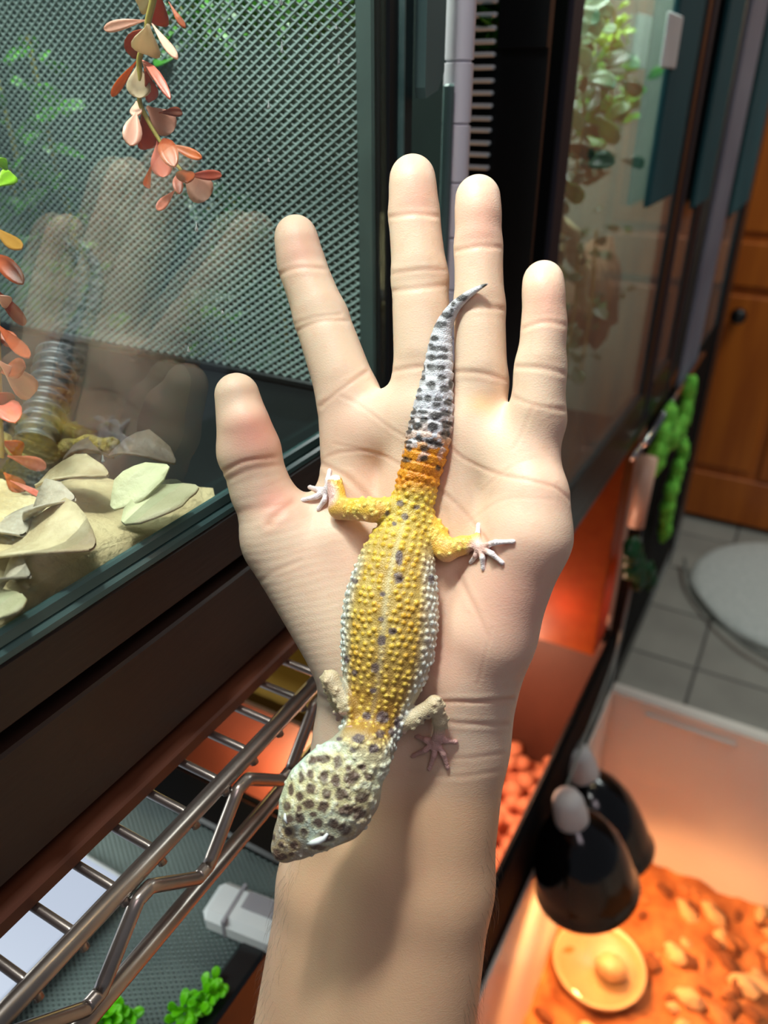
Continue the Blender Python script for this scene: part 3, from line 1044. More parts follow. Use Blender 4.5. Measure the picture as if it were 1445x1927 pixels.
# hind leg on the little-finger side
i_h2 = int(np.argmin(np.abs(av - 985))); zh2 = -AP[i_h2, 2]
kr = pz(838, 1036, 4.0)
limb([(790, 975, zh2, 26), (815, 1005, zh2 - .0005, 24), (840, 1036, kr, 21)])
limb([(840, 1036, kr, 19), (870, 1026, pz(870, 1026, 3.4), 17), (893, 1020, pz(893, 1020, 2.6), 13)])
rr_ = (902, 1030, pz(902, 1030, 1.4))
limb([(893, 1020, pz(893, 1020, 2.4), 12), (*rr_, 11)])
toes(rr_, [(900, 988), (965, 1019), (945, 1059), (909, 1070), (886, 1058)])
# front legs
zb = -AP[-6, 2]
limb([(690, 1372, zb, 22), (655, 1325, zb - .001, 19), (622, 1279, zb + .0005, 17)])
limb([(622, 1279, zb + .0005, 17), (634, 1320, zb + .006, 13), (646, 1345, zb + .010, 10)])
limb([(640, 1342, zb + .009, 6), (630, 1341, zb + .011, 5)], .0006, .0006)
limb([(640, 1346, zb + .010, 6), (636, 1353, zb + .012, 5)], .0006, .0006)
ze = pz(818, 1325, 7.0)
limb([(735, 1368, zb, 20), (775, 1352, (zb + ze) / 2, 16), (818, 1326, ze, 15)])
limb([(818, 1324, ze, 15.5), (828, 1355, pz(828, 1355, 4), 13.5), (826, 1382, pz(826, 1382, 2.4), 10)])
rf = (820, 1395, pz(820, 1395, 1.4))
limb([(826, 1382, pz(826, 1382, 2.4), 10), (*rf, 10)])
toes(rf, [(858, 1396), (842, 1444), (808, 1446), (778, 1422), (785, 1386)])

# tubercles of the back in jittered rows
TUB = []
cum = np.concatenate([[0], np.cumsum(np.linalg.norm(np.diff(AP, axis=0), axis=1))])
Lsp = cum[-1]


def frame_at(s):
    p = np.array([np.interp(s, cum, AP[:, i]) for i in range(3)])
    q = np.array([np.interp(min(s + .002, Lsp), cum, AP[:, i]) for i in range(3)]) - np.array([np.interp(max(s - .002, 0), cum, AP[:, i]) for i in range(3)])
    t = q / np.linalg.norm(q)
    d = GN; d = d - t * (d @ t); d /= np.linalg.norm(d)
    return p, np.interp(s, cum, AR), t, d, np.cross(t, d)


s0 = np.interp(-905, -av[::-1], cum[::-1]) if False else cum[int(np.argmin(np.abs(av - 900)))]
s, row = s0, 0
while s < Lsp:
    p, r, t, d, lat = frame_at(s)
    step = .00245
    n = max(5, int(2 * 1.75 * r / step))
    for k in range(n):
        ph = (-1.75 + 3.5 * (k + (.5 if row % 2 else 0)) / n) + rng.uniform(-.05, .05)
        pp, rr2, t2, d2, l2 = frame_at(s + rng.uniform(-.0005, .0005))
        dr = math.sin(ph) * l2 + FLAT * math.cos(ph) * d2
        tt = np.linspace(2.4, .6, 110)
        fv = GECKO.sample(pp[None] + rr2 * tt[:, None] * dr[None])
        q = pp + rr2 * tt[int(np.argmax(fv < 0))] * dr
        big = .00078 if abs(ph) > .13 else .0005
        TUB.append((q, big * rng.uniform(.8, 1.12), ph))
    s += .0021
    row += 1
# tail tubercles on the ring rims
for a, b in zip(RINGS[:9], RINGS[1:10]):
    pa, ra = tail_at(a - 5)
    s_ = cum[int(np.argmin(np.abs(av - a)))]
    _, _, t, d, lat = frame_at(s_)
    n = 8
    for k in range(n):
        ph = -1.4 + 2.8 * (k + .5) / n + rng.uniform(-.05, .05)
        TUB.append((pa + ra * 1.0 * (math.sin(ph) * lat + .82 * math.cos(ph) * d), .00062 * rng.uniform(.8, 1.1), ph))
# thighs
for (a, b, ra, dep, nn) in [((740, 958), (640, 955), 22, kl, 46), ((805, 990), (842, 1036), 22, kr, 26), ((636, 950), (631, 905), 14, kl, 14), ((845, 1034), (893, 1018), 17, kr, 20)]:
    for k in range(nn):
        f = rng.uniform(0, 1); w = rng.uniform(-.95, .75)
        dx, dy = b[0] - a[0], b[1] - a[1]; L = math.hypot(dx, dy)
        u, v = a[0] + dx * f - dy / L * w * ra, a[1] + dy * f + dx / L * w * ra
        zz = np.linspace(.2, .288, 280)
        fl = GECKO.sample(np.stack([(u - CU) / F * zz, -(v - CV) / F * zz, -zz], 1))
        i = int(np.argmax(fl < 0))
        if fl[i] < 0:
            TUB.append((gp(u, v, zz[i]), .0006 * rng.uniform(.7, 1.1), 0.0))
# head and nape granules
for k in range(640):
    u = rng.uniform(510, 760); v = rng.uniform(1385, 1615)
    zz = np.linspace(.17, .28, 330)
    fl = GECKO.sample(np.stack([(u - CU) / F * zz, -(v - CV) / F * zz, -zz], 1))
    i = int(np.argmax(fl < 0))
    if fl[i] < 0 and not ((u < 662 and v < 1392) or u > 738):
        nape = (u - 500) * .6 + (1620 - v) > 170
        TUB.append((gp(u, v, zz[i]), (.00078 if nape else .0005) * rng.uniform(.6, 1.15), 9.0))
for (c, r, ph) in TUB:
    GECKO.ball(np.asarray(c), r, .00018)

gV, gQ = GECKO.surface(1)
gu, gv = to_px(gV)
# ---- pigment
kd = kdtree.KDTree(len(TUB))
for i, (c, r, ph) in enumerate(TUB):
    kd.insert(Vector(c), i)
kd.balance()
knob = np.zeros(len(gV))
for i, p in enumerate(gV):
    _, j, dist = kd.find(p)
    knob[i] = max(0.0, min(1.0, (1.25 - dist / TUB[j][1]) / .45))
knob = knob * knob * (3 - 2 * knob)
ks = kdtree.KDTree(len(AP))
for i, p in enumerate(AP):
    ks.insert(Vector(p), i)
ks.balance()
si = np.zeros(len(gV), int); sd = np.zeros(len(gV))
for i, p in enumerate(gV):
    _, si[i], sd[i] = ks.find(p)
frs = [frame_at(c) for c in cum]
LAT = np.array([f[4] for f in frs]); DOR = np.array([f[3] for f in frs])
rel = gV - AP[si]
q = (rel * LAT[si]).sum(1) / AR[si]           # -1 .. 1 across the back
dv_ = (rel * DOR[si]).sum(1) / AR[si]
on_body = (sd < AR[si] * 1.12)
N1, N2, N3 = vnoise(gV, .004), vnoise(gV, .0016, 2), vnoise(gV, .009, 5)
yel = mixc(rgb(232, 198, 70), rgb(218, 164, 44), N1)
tan = mixc(rgb(200, 174, 96), rgb(176, 140, 64), N1)
white = rgb(228, 236, 228)
side = np.clip((np.abs(q) - .66) / .24, 0, 1)
bel = np.clip((.15 - dv_) / .3, 0, 1)
side = np.maximum(side, bel)
bm = np.interp(gv, [960, 1010, 1080], [0, .0, 1]) * side       # flanks turn white from mid body on
bodyc = mixc(mixc(tan, rgb(176, 170, 150), bm), mixc(yel, white, bm), knob)
bodyc = mixc(bodyc, rgb(214, 206, 168), np.exp(-((q + .0) / .07) ** 2) * np.interp(gv, [930, 960, 1320, 1400], [0, .65, .65, .2]) * (.5 + .5 * N2))
bodyc = mixc(bodyc, mixc(rgb(216, 190, 84), rgb(226, 198, 66), knob), np.interp(gv, [900, 930, 990, 1060], [0, .55, .5, 0]))
bodyc = mixc(bodyc, mixc(rgb(150, 102, 36), rgb(222, 196, 96), knob), np.interp(gv, [1200, 1280, 1390], [0, .45, .6]) * (np.abs(q) < .8))
# nape: paler
bodyc = mixc(bodyc, mixc(rgb(190, 190, 160), rgb(226, 226, 196), knob), np.interp(gv - (gu - 690) * .3, [1372, 1420], [0, .7]))
# tail
tailw = rgb(206, 206, 210)
orange = mixc(rgb(222, 150, 36), rgb(200, 116, 22), N2)
tailc = mixc(np.tile(tailw, (len(gV), 1)), rgb(176, 176, 186), N1 * .8)
tb = np.interp(gv, [770, 820, 850, 868], [0, .3, .85, 1])
tailc = mixc(tailc, orange, np.clip(tb * 1.3 - .55 * (N2 > .62) * (gv < 868), 0, 1))
col = np.where((gv < 905)[:, None], tailc, mixc(tailc, bodyc, np.interp(gv, [905, 935], [0, 1])))
# legs
leg = ~on_body & ((gv < 1240) | ((gu < 662) & (gv < 1368)) | ((gu > 742) & (gv < 1470)))
hind = leg & (gv < 1120)
hl = mixc(mixc(rgb(222, 168, 92), rgb(232, 190, 60), N1), rgb(238, 216, 110), knob)
dn = np.clip(np.where(gu < 740, (gv - 962) / 18, (gv - 1038) / 16), 0, 1)
hl = mixc(hl, rgb(226, 178, 140), dn * .8)
fd = np.minimum(np.hypot(gu - 603, gv - 925), np.hypot(gu - 918, gv - 1034))
hl = mixc(hl, rgb(226, 186, 176), np.clip((34 - np.minimum(np.hypot(gu - 606, gv - 928), np.hypot(gu - 908, gv - 1036))) / 12, 0, 1))
toe_l = (gu < 616) | ((gv < 903) & (gu < 640)); toe_r = (np.hypot(gu - 896, gv - 1026) > 24) & (gu > 880)
hl = np.where((hind & (toe_l | toe_r))[:, None], rgb(236, 226, 228), hl)
fl_ = mixc(mixc(rgb(206, 194, 156), rgb(190, 160, 126), N3), rgb(214, 206, 176), N2 * .5)
fl_ = mixc(fl_, rgb(214, 170, 160), np.where(gu > 740, np.clip((gv - 1372) / 14, 0, 1), np.clip((gv - 1338) / 6, 0, 1)))
col = np.where(hind[:, None], hl, col)
col = np.where((leg & (gv >= 1230))[:, None], fl_, col)
# head
hx = (gu - 676) * -.68 + (gv - 1424) * .73
headm = np.clip((hx + 8) / 22, 0, 1) * ((gv > 1395) & (gu < 745))
headc = mixc(mixc(rgb(216, 230, 210), rgb(196, 216, 198), N1), rgb(222, 206, 130), np.clip((N3 - .5) * 2.0, 0, .4))
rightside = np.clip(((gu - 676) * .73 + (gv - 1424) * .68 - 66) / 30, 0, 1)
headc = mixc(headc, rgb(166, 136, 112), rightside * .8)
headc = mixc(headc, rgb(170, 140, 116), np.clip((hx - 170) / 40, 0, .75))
headc = mixc(headc, rgb(232, 236, 222), knob * .5)
col = mixc(col, headc, headm)
# dark spots
dark = np.zeros(len(gV)); halo = np.zeros(len(gV)); N4 = vnoise(gV, .0009, 9)
SPOTS = [
    (753, 948, 7, 6), (784, 955, 6, 5), (762, 972, 7, 6), (728, 965, 5, 6), (742, 986, 5, 4), (751, 1049, 7, 14), (750, 1088, 10, 11), (667, 1093, 6, 5), (812, 1090, 6, 9),
    (739, 1188, 8, 7), (718, 1205, 8, 10), (717, 1165, 6, 5), (720, 1118, 6, 5), (667, 1266, 6, 6), (706, 1258, 8, 11), (652, 1240, 5, 8), (702, 1300, 6, 6), (720, 1350, 12, 12), (690, 1347, 8, 8),
    (715, 1381, 9, 8), (675, 1390, 11, 9), (638, 1390, 6, 4), (748, 1360, 6, 12), (703, 1408, 10, 9), (737, 1378, 6, 8),
    (607, 1428, 14, 8), (636, 1434, 9, 12), (588, 1432, 8, 8), (567, 1462, 5, 11), (584, 1457, 6, 9), (610, 1462, 8, 13), (632, 1470, 9, 11), (662, 1462, 15, 12), (548, 1486, 5, 11), (585, 1483, 9, 10),
    (614, 1493, 9, 10), (564, 1500, 8, 8), (643, 1494, 13, 11), (581, 1513, 11, 9), (608, 1518, 10, 11), (540, 1516, 6, 9), (563, 1522, 6, 7), (681, 1500, 13, 11), (652, 1525, 15, 11), (589, 1533, 8, 5), (598, 1547, 9, 9),
    (564, 1538, 10, 9), (544, 1542, 12, 8), (676, 1530, 13, 13), (626, 1550, 11, 11), (648, 1560, 15, 10), (543, 1565, 8, 8), (529, 1590, 6, 7), (553, 1590, 8, 8), (515, 1575, 3, 6), (547, 1608, 5, 4), (528, 1612, 12, 7), (520, 1604, 8, 8),
    (572, 1566, 6, 7), (682, 1443, 8, 7), (664, 1412, 7, 6), (693, 1462, 8, 6), (655, 1448, 6, 6), (606, 1572, 5, 5), (614, 1578, 16, 7), (660, 1590, 12, 6), (600, 1595, 14, 5),
    # tail blotches
    (910, 536, 6, 5), (869, 560, 10, 6), (853, 572, 4, 4), (840, 593, 10, 5), (850, 584, 3, 4), (829, 611, 12, 6), (817, 637, 7, 5), (810, 649, 4, 3), (824, 656, 14, 5), (838, 659, 5, 4), (812, 673, 9, 5), (832, 672, 10, 5),
    (812, 691, 8, 6), (829, 692, 9, 5), (796, 694, 4, 6), (831, 710, 7, 5), (795, 711, 5, 5), (811, 725, 8, 7), (836, 732, 8, 6), (789, 734, 4, 4), (848, 722, 4, 8), (789, 750, 6, 4), (806, 750, 8, 5), (824, 751, 9, 4), (843, 757, 7, 6),
    (778, 774, 6, 5), (795, 775, 9, 4), (822, 762, 8, 5), (838, 778, 9, 6), (820, 782, 10, 7), (797, 790, 7, 5), (774, 792, 6, 5), (840, 798, 9, 7), (785, 802, 8, 6), (815, 803, 9, 7), (769, 811, 5, 6), (838, 818, 8, 8), (789, 825, 6, 6), (812, 831, 11, 6), (824, 837, 8, 5), (767, 832, 7, 3),
    (769, 844, 5, 5), (798, 843, 9, 5), (764, 865, 8, 5), (798, 863, 7, 5), (824, 881, 5, 5),
    (806, 1348, 3, 2), (800, 1355, 3, 2), (790, 1352, 2, 2),
]
for (u, v, a, b) in SPOTS:
    m = (np.abs(gu - u) < 3 * a) & (np.abs(gv - v) < 3 * b)
    d2 = ((gu[m] - u) / a) ** 2 + ((gv[m] - v) / b) ** 2
    dark[m] = np.maximum(dark[m], np.clip((1.45 - d2 / np.where(gv[m] < 905, 1.25, 1.0) + 1.0 * (N4[m] - .5)) / .8, 0, 1) * (.8 + .4 * N2[m]))
    halo[m] = np.maximum(halo[m], np.exp(-((np.sqrt(d2) - 1.25) / .45) ** 2))
upper = np.where(gv > 1380, 1.0, np.clip((dv_ + .1) / .3, 0, 1)) 
col = mixc(col, rgb(206, 172, 84), halo * headm * .38)
col = mixc(col, rgb(140, 120, 96), (N4 > .68) * headm * .3)
dark = np.clip(dark, 0, 1)
dk = np.where((gv < 905)[:, None], rgb(44, 40, 36), np.where((headm > .5)[:, None], rgb(92, 66, 56), rgb(92, 78, 84)))
col = mixc(col, dk, dark * .92 * np.where(leg & (gv < 1120), 0, 1))
col = mixc(col, rgb(220, 196, 180), np.clip((-dv_ - .25) / .2, 0, .7) * on_body * (gv > 905))


def scale_mat():
    m, nt, b = new_mat('gecko_scales')
    L = nt.links.new
    at = nt.nodes.new('ShaderNodeAttribute'); at.attribute_name = 'pigment'
    L(at.outputs['Color'], b.inputs['Base Color'])
    b.inputs['Roughness'].default_value = 0.42
    b.inputs['Specular IOR Level'].default_value = 0.45
    b.inputs['Subsurface Weight'].default_value = 0.15
    b.inputs['Subsurface Radius'].default_value = (1.0, 0.6, 0.4)
    b.inputs['Subsurface Scale'].default_value = 0.0015
    tc = nt.nodes.new('ShaderNodeTexCoord')
    vo = nt.nodes.new('ShaderNodeTexVoronoi'); vo.inputs['Scale'].default_value = 2200
    L(tc.outputs['Object'], vo.inputs['Vector'])
    bp = nt.nodes.new('ShaderNodeBump'); bp.inputs['Strength'].default_value = 0.45; bp.inputs['Distance'].default_value = 0.0004
    bp.invert = True
    L(vo.outputs['Distance'], bp.inputs['Height']); L(bp.outputs['Normal'], b.inputs['Normal'])
    return m


M['scales'] = scale_mat()
gecko_o = CAM_FRAME @ Vector(gp(735, 1150, float(np.interp(1150, sp_uv[:, 1], zf))))
gecko = body_mesh('leopard_gecko', gV, gQ, col, M['scales'], gecko_o)
tag(gecko, 'yellow leopard gecko with knobbly skin and black spotted white tail, lying on the palm', 'gecko')
# closed white eyelids
Mx = CAM_FRAME
def skin_z(u, v):
    zz = np.linspace(.17, .28, 360)
    fl = GECKO.sample(np.stack([(u - CU) / F * zz, -(v - CV) / F * zz, -zz], 1))
    i = int(np.argmax(fl < 0))
    return zz[i] if fl[i] < 0 else HZ
def lid(line, r):
    b = MB()
    pts = [Mx @ Vector(gp(u, v, skin_z(u, v) - dz)) for (u, v, dz) in line]
    n = len(pts)
    b.tube(pts, [r * HZ / F * math.sin(math.pi * (i + .6) / (n + .2)) for i in range(n)], 10)
    o = b.build('eyelid', M['lid'], gecko, smooth=True)
    return o
M['lid'] = mat('white_eyelid', (222, 232, 230), (236, 240, 238), rough=0.4)
lid([(578, 1588, 0), (588, 1586, .0003), (600, 1582, .0004), (610, 1577, .0003), (617, 1568, 0)], 6)
lid([(537, 1530, 0), (537, 1540, 0), (540, 1549, 0)], 4)
del HAND, GECKO, acc

# ================================================================== THE ROOM (structure)
FLOOR_Z = 0.0
fl = tag(MB().box(-1.2, 2.2, -0.6, 3.2, -0.05, -0.004).build('floor', M['grout']), kind='structure')
TS = 0.262
tile_me = None
for iy in range(5, 12):
    for ix in range(-2, 5):
        x0, y0 = -0.055 + ix * TS, 0.10 + iy * TS
        b = MB().box(-TS / 2 + .004, TS / 2 - .004, -TS / 2 + .004, TS / 2 - .004, 0, .004, .0015)
        if tile_me is None:
            t = b.build('tile', M['tile'], origin=(0, 0, 0)); tile_me = t.data
            t.parent = fl
        else:
            t = bpy.data.objects.new('tile', tile_me); COL.objects.link(t); t.parent = fl
        t.location = Vector((x0 + TS / 2, y0 + TS / 2, -.004)) - Vector(ORIGIN['floor'])
tag(MB().box(-1.2, 2.2, 2.93, 3.0, 0, 2.6).build('wall_far', M['wall']), kind='structure')
tag(MB().box(-1.0, -0.95, -0.6, 3.0, 0, 2.6).build('wall_left', M['wall_dark']), kind='structure')

# panelled wooden door in the far wall
DX0, DX1, DY = -0.42, 0.46, 2.86
door = thing('door_1', None, None, (0.02, DY, 0.02))
door['kind'] = 'structure'
MB().box(DX0, DX1, DY, DY + .04, .02, 2.02, .004).build('door_leaf', M['wood_door'], door)
for (x0, x1, z0, z1) in [(DX0, DX0 + .11, .02, 2.02), (DX1 - .11, DX1, .02, 2.02)]:
    MB().box(x0, x1, DY - .014, DY, z0, z1, .005).build('stile', M['wood_door'], door)
MB().box(-.035, .075, DY - .014, DY, .21, 1.9, .005).build('stile', M['wood_door'], door)
for (z0, z1) in [(.02, .20), (.88, 1.02), (1.9, 2.02)]:
    MB().box(DX0 + .11, DX1 - .11, DY - .0135, DY, z0, z1, .005).build('rail', M['wood_door'], door)
for x0, x1 in [(DX0 + .14, -.065), (.105, DX1 - .14)]:
    for (z0, z1) in [(.23, .85), (1.05, 1.87)]:
        MB().box(x0, x1, DY - .011, DY, z0, z1, .008).build('raised_panel', M['wood_door'], door)
kn = on_y(1392, 590, DY - .014)
MB().lathe([(0, 0), (.012, .0), (.012, .02), (.024, .028), (.027, .042), (.02, .054), (0, .058)],
           Matrix.Translation(kn) @ Matrix.Rotation(R(90), 4, 'X'), 16).build('knob', M['black'], door, smooth=True)
for x in (DX0 - .07, DX1):
    tag(MB().box(x, x + .07, DY - .015, DY + .07, 0, 2.09, .004).build('trim_1' if x < 0 else 'trim_2', M['wood_door']), kind='structure')

# ================================================================== UPPER TANK (left), glass front along the shelf
GX = -0.172                                   # plane of the front panes
TB = 1.318                                    # level of the tank's floor
TY0, TY1 = -0.18, 0.312
tank = thing('glass_terrarium', 'large glass terrarium with a screen end wall, sand and leaves inside, beside the hand', 'terrarium', (-.36, .06, TB - .0045))
MB().box(GX - .004, GX, TY0, TY1 - .001, TB, 1.80, .0008).build('front_glass', M['glass'], tank)
r_ = MB().box(GX - .006, GX + .003, TY0, TY1 + .02, TB - .0045, TB - .0005, .001)
r_.build('bottom_rail', M['glass_edge'], tank)
MB().box(GX - .001, GX + .0018, TY0, TY1 + .02, TB - .0005, TB + .0045, .0008).build('sliding_track', M['glass_edge'], tank)
MB().box(-.60, GX - .006, TY0, TY1, TB - .0045, TB - .003).build('tank_floor', M['black'], tank)
MB().box(-.604, -.598, TY0, TY1, TB, 1.80).build('back_panel', M['back_teal'], tank)
MB().box(-.60, GX, TY0 - .005, TY0, TB, 1.80).build('side_panel', M['back_teal'], tank)
MB().box(GX - .0135, GX - .005, TY1 - .003, TY1 + .004, TB, 1.80, .001).build('end_frame', M['frame_grey'], tank)
MB().box(-.60, GX - .0135, TY1 - .002, TY1 + .004, TB - .003, TB + .0015, .001).build('end_frame', M['black'], tank)
# corner post of the tank: stepped aluminium profile
MB().box(GX - .004, GX + .0005, TY1 + .000, TY1 + .0085, TB, 1.80, .001).build('corner_post', M['black'], tank)
MB().box(GX - .004, GX + .001, TY1 + .0085, TY1 + .0215, TB, 1.80, .0015).build('corner_post', M['teal_black'], tank)
MB().box(GX - .004, GX + .0025, TY1 + .0085, TY1 + .0115, TB, 1.80, .0008).build('seal', M['glass_edge'], tank)
# screen wall: expanded metal, two families of tilted strands
def strands(bm, fa, x0, x1, z0, z1, y, pitch, ang, w, tk, tilt):
    """straight tilted strands across a rectangle in the plane y (local axes x, z)"""
    ca, sa = math.cos(ang), math.sin(ang)
    nx, nz = -sa, ca
    cs = [(x0 * nx + z0 * nz), (x1 * nx + z0 * nz), (x0 * nx + z1 * nz), (x1 * nx + z1 * nz)]
    c = math.floor(min(cs) / pitch) * pitch
    while c < max(cs):
        pts = []
        # clip the line p.n = c to the rectangle
        t0, t1 = -1e9, 1e9
        ox, oz = nx * c, nz * c
        for o, d, lo, hi in ((ox, ca, x0, x1), (oz, sa, z0, z1)):
            a, b = (lo - o) / d, (hi - o) / d
            t0, t1 = max(t0, min(a, b)), min(t1, max(a, b))
        if t1 - t0 > pitch * .5:
            e = [(ox + ca * t, oz + sa * t) for t in (t0, t1)]
            hw = w / 2
            vs = []
            for (px, pz_) in e:
                for s1, s2 in ((-1, -1), (1, -1), (1, 1), (-1, 1)):
                    a = s1 * hw; b = s2 * tk / 2
                    across = a * math.cos(tilt) - b * math.sin(tilt)
                    outw = a * math.sin(tilt) + b * math.cos(tilt)
                    vs.append((px + nx * across, y + outw, pz_ + nz * across))
            bm.add(vs, [(0, 1, 5, 4), (1, 2, 6, 5), (2, 3, 7, 6), (3, 0, 4, 7), (3, 2, 1, 0), (4, 5, 6, 7)])
        c += pitch
b = MB()
strands(b, None, -.60, GX - .013, TB + .001, 1.80, TY1, .0031, R(33), .0019, .0004, R(38))
strands(b, None, -.60, GX - .013, TB + .001, 1.80, TY1 + .0003, .0031, R(-33), .0019, .0004, R(-38))
b.build('screen', M['mesh'], tank, stuff=True)
MB().box(-.60, GX - .002, TY1 + .075, TY1 + .08, TB, 1.80).build('end_panel', M['back_teal'], tank)
# drips on the front pane
for (u, v, l) in [(528, 10, 34), (530, 100, 22), (505, 205, 16), (637, 122, 20), (369, 436, 18), (354, 662, 10), (505, 305, 8), (193, 870, 14), (632, 55, 10), (418, 590, 6)]:
    p0, p1 = on_x(u, v - l, GX + .0003), on_x(u + 1, v, GX + .0003)
    d = MB().tube([p0, p0.lerp(p1, .35), p0.lerp(p1, .7), p0.lerp(p1, .9), p1], [.0001, .00022, .0004, .0006, .0002], 8)
    d.build('water_streak', M['drop'], tank, smooth=True)

# ---- what lives in the upper tank
# sand bed, ends in an irregular edge
b = MB()
nx_, ny_ = 46, 46
def sand_h(x, y):
    return .0095 + .004 * math.sin(x * 61 + y * 17) + .003 * math.sin(y * 83 - x * 20) + .0015 * math.sin(x * 211) * math.sin(y * 190)
vs, fs = [], []
for i in range(nx_ + 1):
    for j in range(ny_ + 1):
        f = j / ny_
        x = GX - .0065 - .40 * i / nx_
        ye = float(np.interp(x, [-.6, -.26, -.234, -.218, -.2, -.185, -.178], [.15, .162, .172, .186, .197, .196, .19])) + .004 * math.sin(x * 160)
        y = -.17 + (ye + .17) * f
        e = min(1, (1 - f) * 9)
        vs.append((x, y, TB - .003 + max(.0, sand_h(x, y) * math.sqrt(max(e, 0)))))
for i in range(nx_):
    for j in range(ny_):
        a = i * (ny_ + 1) + j
        fs.append((a, a + 1, a + ny_ + 2, a + ny_ + 1))
n0 = len(vs)
for j in range(ny_ + 1):
    vs.append((vs[j][0] + .0005, vs[j][1], TB - .003))
for j in range(ny_):
    fs.append((j, n0 + j, n0 + j + 1, j + 1))
b.add(vs, fs)
tag(b.build('sand_bed', M['sand'], smooth=True), 'pale sand bed on the terrarium floor behind the front glass', 'sand', kind='stuff')


def sand_pt(u, v, up=.012):
    return on_z(u, v, TB - .003 + up)


def dry_leaf(name, base, tip, width, m, label, curl, cup, tilt=0.0):
    a, c = sand_pt(*base), sand_pt(*tip)
    n = Vector((0, 0, 1)) + Vector((tilt, 0, 0))
    o = MB().leaf(a, c, width, n, curl, cup, .5, .0009, True, .08)
    o = o.build(name, m, smooth=True)
    return tag(o, label, 'leaf')


dry_leaf('dry_leaf', (10, 1035, .012), (178, 1038, .017), .034, M['dry_leaf'], 'broad brown dry leaf with curled edge lying low near the front glass', .10, .35, .3)
dry_leaf('dry_leaf', (212, 957, .014), (318, 880, .022), .016, M['dry_leaf_pale'], 'pale green dry leaf leaning up at the sand\'s far right', .10, .2, .35)
dry_leaf('dry_leaf', (232, 985, .014), (372, 918, .018), .022, M['dry_leaf_pale'], 'flat pale dry leaf at the right end of the sand, beside the dark corner', .04, .12)
dry_leaf('dry_leaf', (60, 985, .014), (145, 945, .022), .020, M['dry_leaf_grey'], 'grey dry leaf standing behind the broad brown one', .18, .5, .2)
dry_leaf('dry_leaf', (2, 1110, .012), (60, 1090, .016), .016, M['dry_leaf_grey'], 'crumpled grey dry leaf at the photo\'s left edge by the glass', .25, .5)
dry_leaf('dry_leaf', (-10, 1165, .012), (40, 1120, .014), .018, M['dry_leaf_pale'], 'pale dry leaf scrap lowest against the front rail', .1, .3)
dry_leaf('dry_leaf', (70, 915, .014), (205, 900, .018), .022, M['dry_leaf'], 'tan dry leaf under the mossy branch', .12, .3)
dry_leaf('dry_leaf', (-5, 985, .014), (45, 1010, .016), .020, M['dry_leaf_grey'], 'dark grey dry leaf at the left edge above the brown leaf', .1, .3)

dry_leaf('dry_leaf', (330, 872), (205, 868), .020, M['dry_leaf_dark'], 'dark brown dry leaf behind the sand\'s far edge', .2, .4, .2)
dry_leaf('dry_leaf', (215, 862), (120, 872), .018, M['dry_leaf_dark'], 'dark brown dry leaf under the mossy branch, left of another', .2, .4, -.2)

# hanging artificial vine with red and cream leaves
VY = 0.205


def vine_leaves(root, rows, Y, dy=.012):
    for i, (bu, bv, tu, tv, w, m) in enumerate(rows):
        yb = Y + .004 * math.sin(i * 2.1)
        yt = yb + dy * math.sin(i * 1.7 + .6)
        a, c = on_y(bu, bv, yb), on_y(tu, tv, yt)
        d = (a - CAMPOS).length / F
        o = MB().leaf(a, c, w * d, CAMPOS - a + Vector((.06 * math.sin(i * 3.3), 0, .05)), .10 * math.sin(i * 2.7) + .02, .25, .7)
        o.build('leaf', M[m], root, smooth=True)


p0 = on_y(290, -60, VY)
vine = thing('hanging_vine', 'trailing artificial vine with cream, pink and rust leaves hanging in front of the screen', 'vine', on_y(345, 330, VY))
st = bent([tuple(on_y(u, v, VY)) for (u, v) in [(296, -60), (288, 0), (279, 38), (272, 80), (262, 112), (264, 150), (263, 192), (280, 230), (300, 264), (318, 292), (342, 322)]], 6)
MB().tube(st, [.0011 - .0006 * i / len(st) for i in range(len(st))], 8).build('stem', M['stem'], vine, smooth=True)
vine_leaves(vine, [
    (290, -20, 262, 10, 34, 'cream_leaf'), (300, -15, 302, 46, 28, 'rust'), (318, 5, 347, 49, 9, 'rust'),
    (276, 38, 197, 56, 15, 'pink_leaf'), (272, 55, 242, 104, 34, 'rust'), (279, 46, 277, 101, 46, 'cream_leaf'), (286, 45, 333, 109, 13, 'pink_leaf'),
    (258, 114, 211, 181, 13, 'orange_leaf'), (272, 130, 284, 187, 24, 'rust'), (260, 122, 262, 184, 38, 'cream_leaf'), (266, 114, 322, 192, 14, 'coral_leaf'), (268, 116, 290, 150, 12, 'pink_leaf'),
    (268, 200, 277, 276, 38, 'rust'), (257, 192, 256, 218, 19, 'pink_leaf'), (256, 212, 244, 274, 30, 'pink_leaf'), (300, 212, 341, 212, 15, 'rust'), (276, 200, 326, 247, 42, 'pink_leaf'),
    (308, 262, 330, 318, 30, 'rust'), (297, 264, 307, 333, 35, 'coral_leaf'), (287, 305, 280, 349, 13, 'orange_leaf'), (316, 270, 379, 297, 16, 'orange_leaf'),
    (345, 322, 352, 345, 30, 'rust'), (346, 324, 392, 374, 48, 'pink_leaf'), (352, 330, 417, 329, 17, 'coral_leaf'), (334, 328, 338, 366, 17, 'coral_leaf'), (329, 358, 296, 394, 16, 'coral_leaf'),
], VY)
v2 = thing('hanging_vine', 'leafy vine trailing down the photo\'s left edge, rust above and coral below', 'vine', on_y(0, 880, .16))
st = bent([tuple(on_y(u, v, .16)) for (u, v) in [(-25, 250), (-14, 400), (-8, 520), (-4, 640), (0, 760), (4, 860)]], 6)
MB().tube(st, .0009, 8).build('stem', M['stem'], v2, smooth=True)
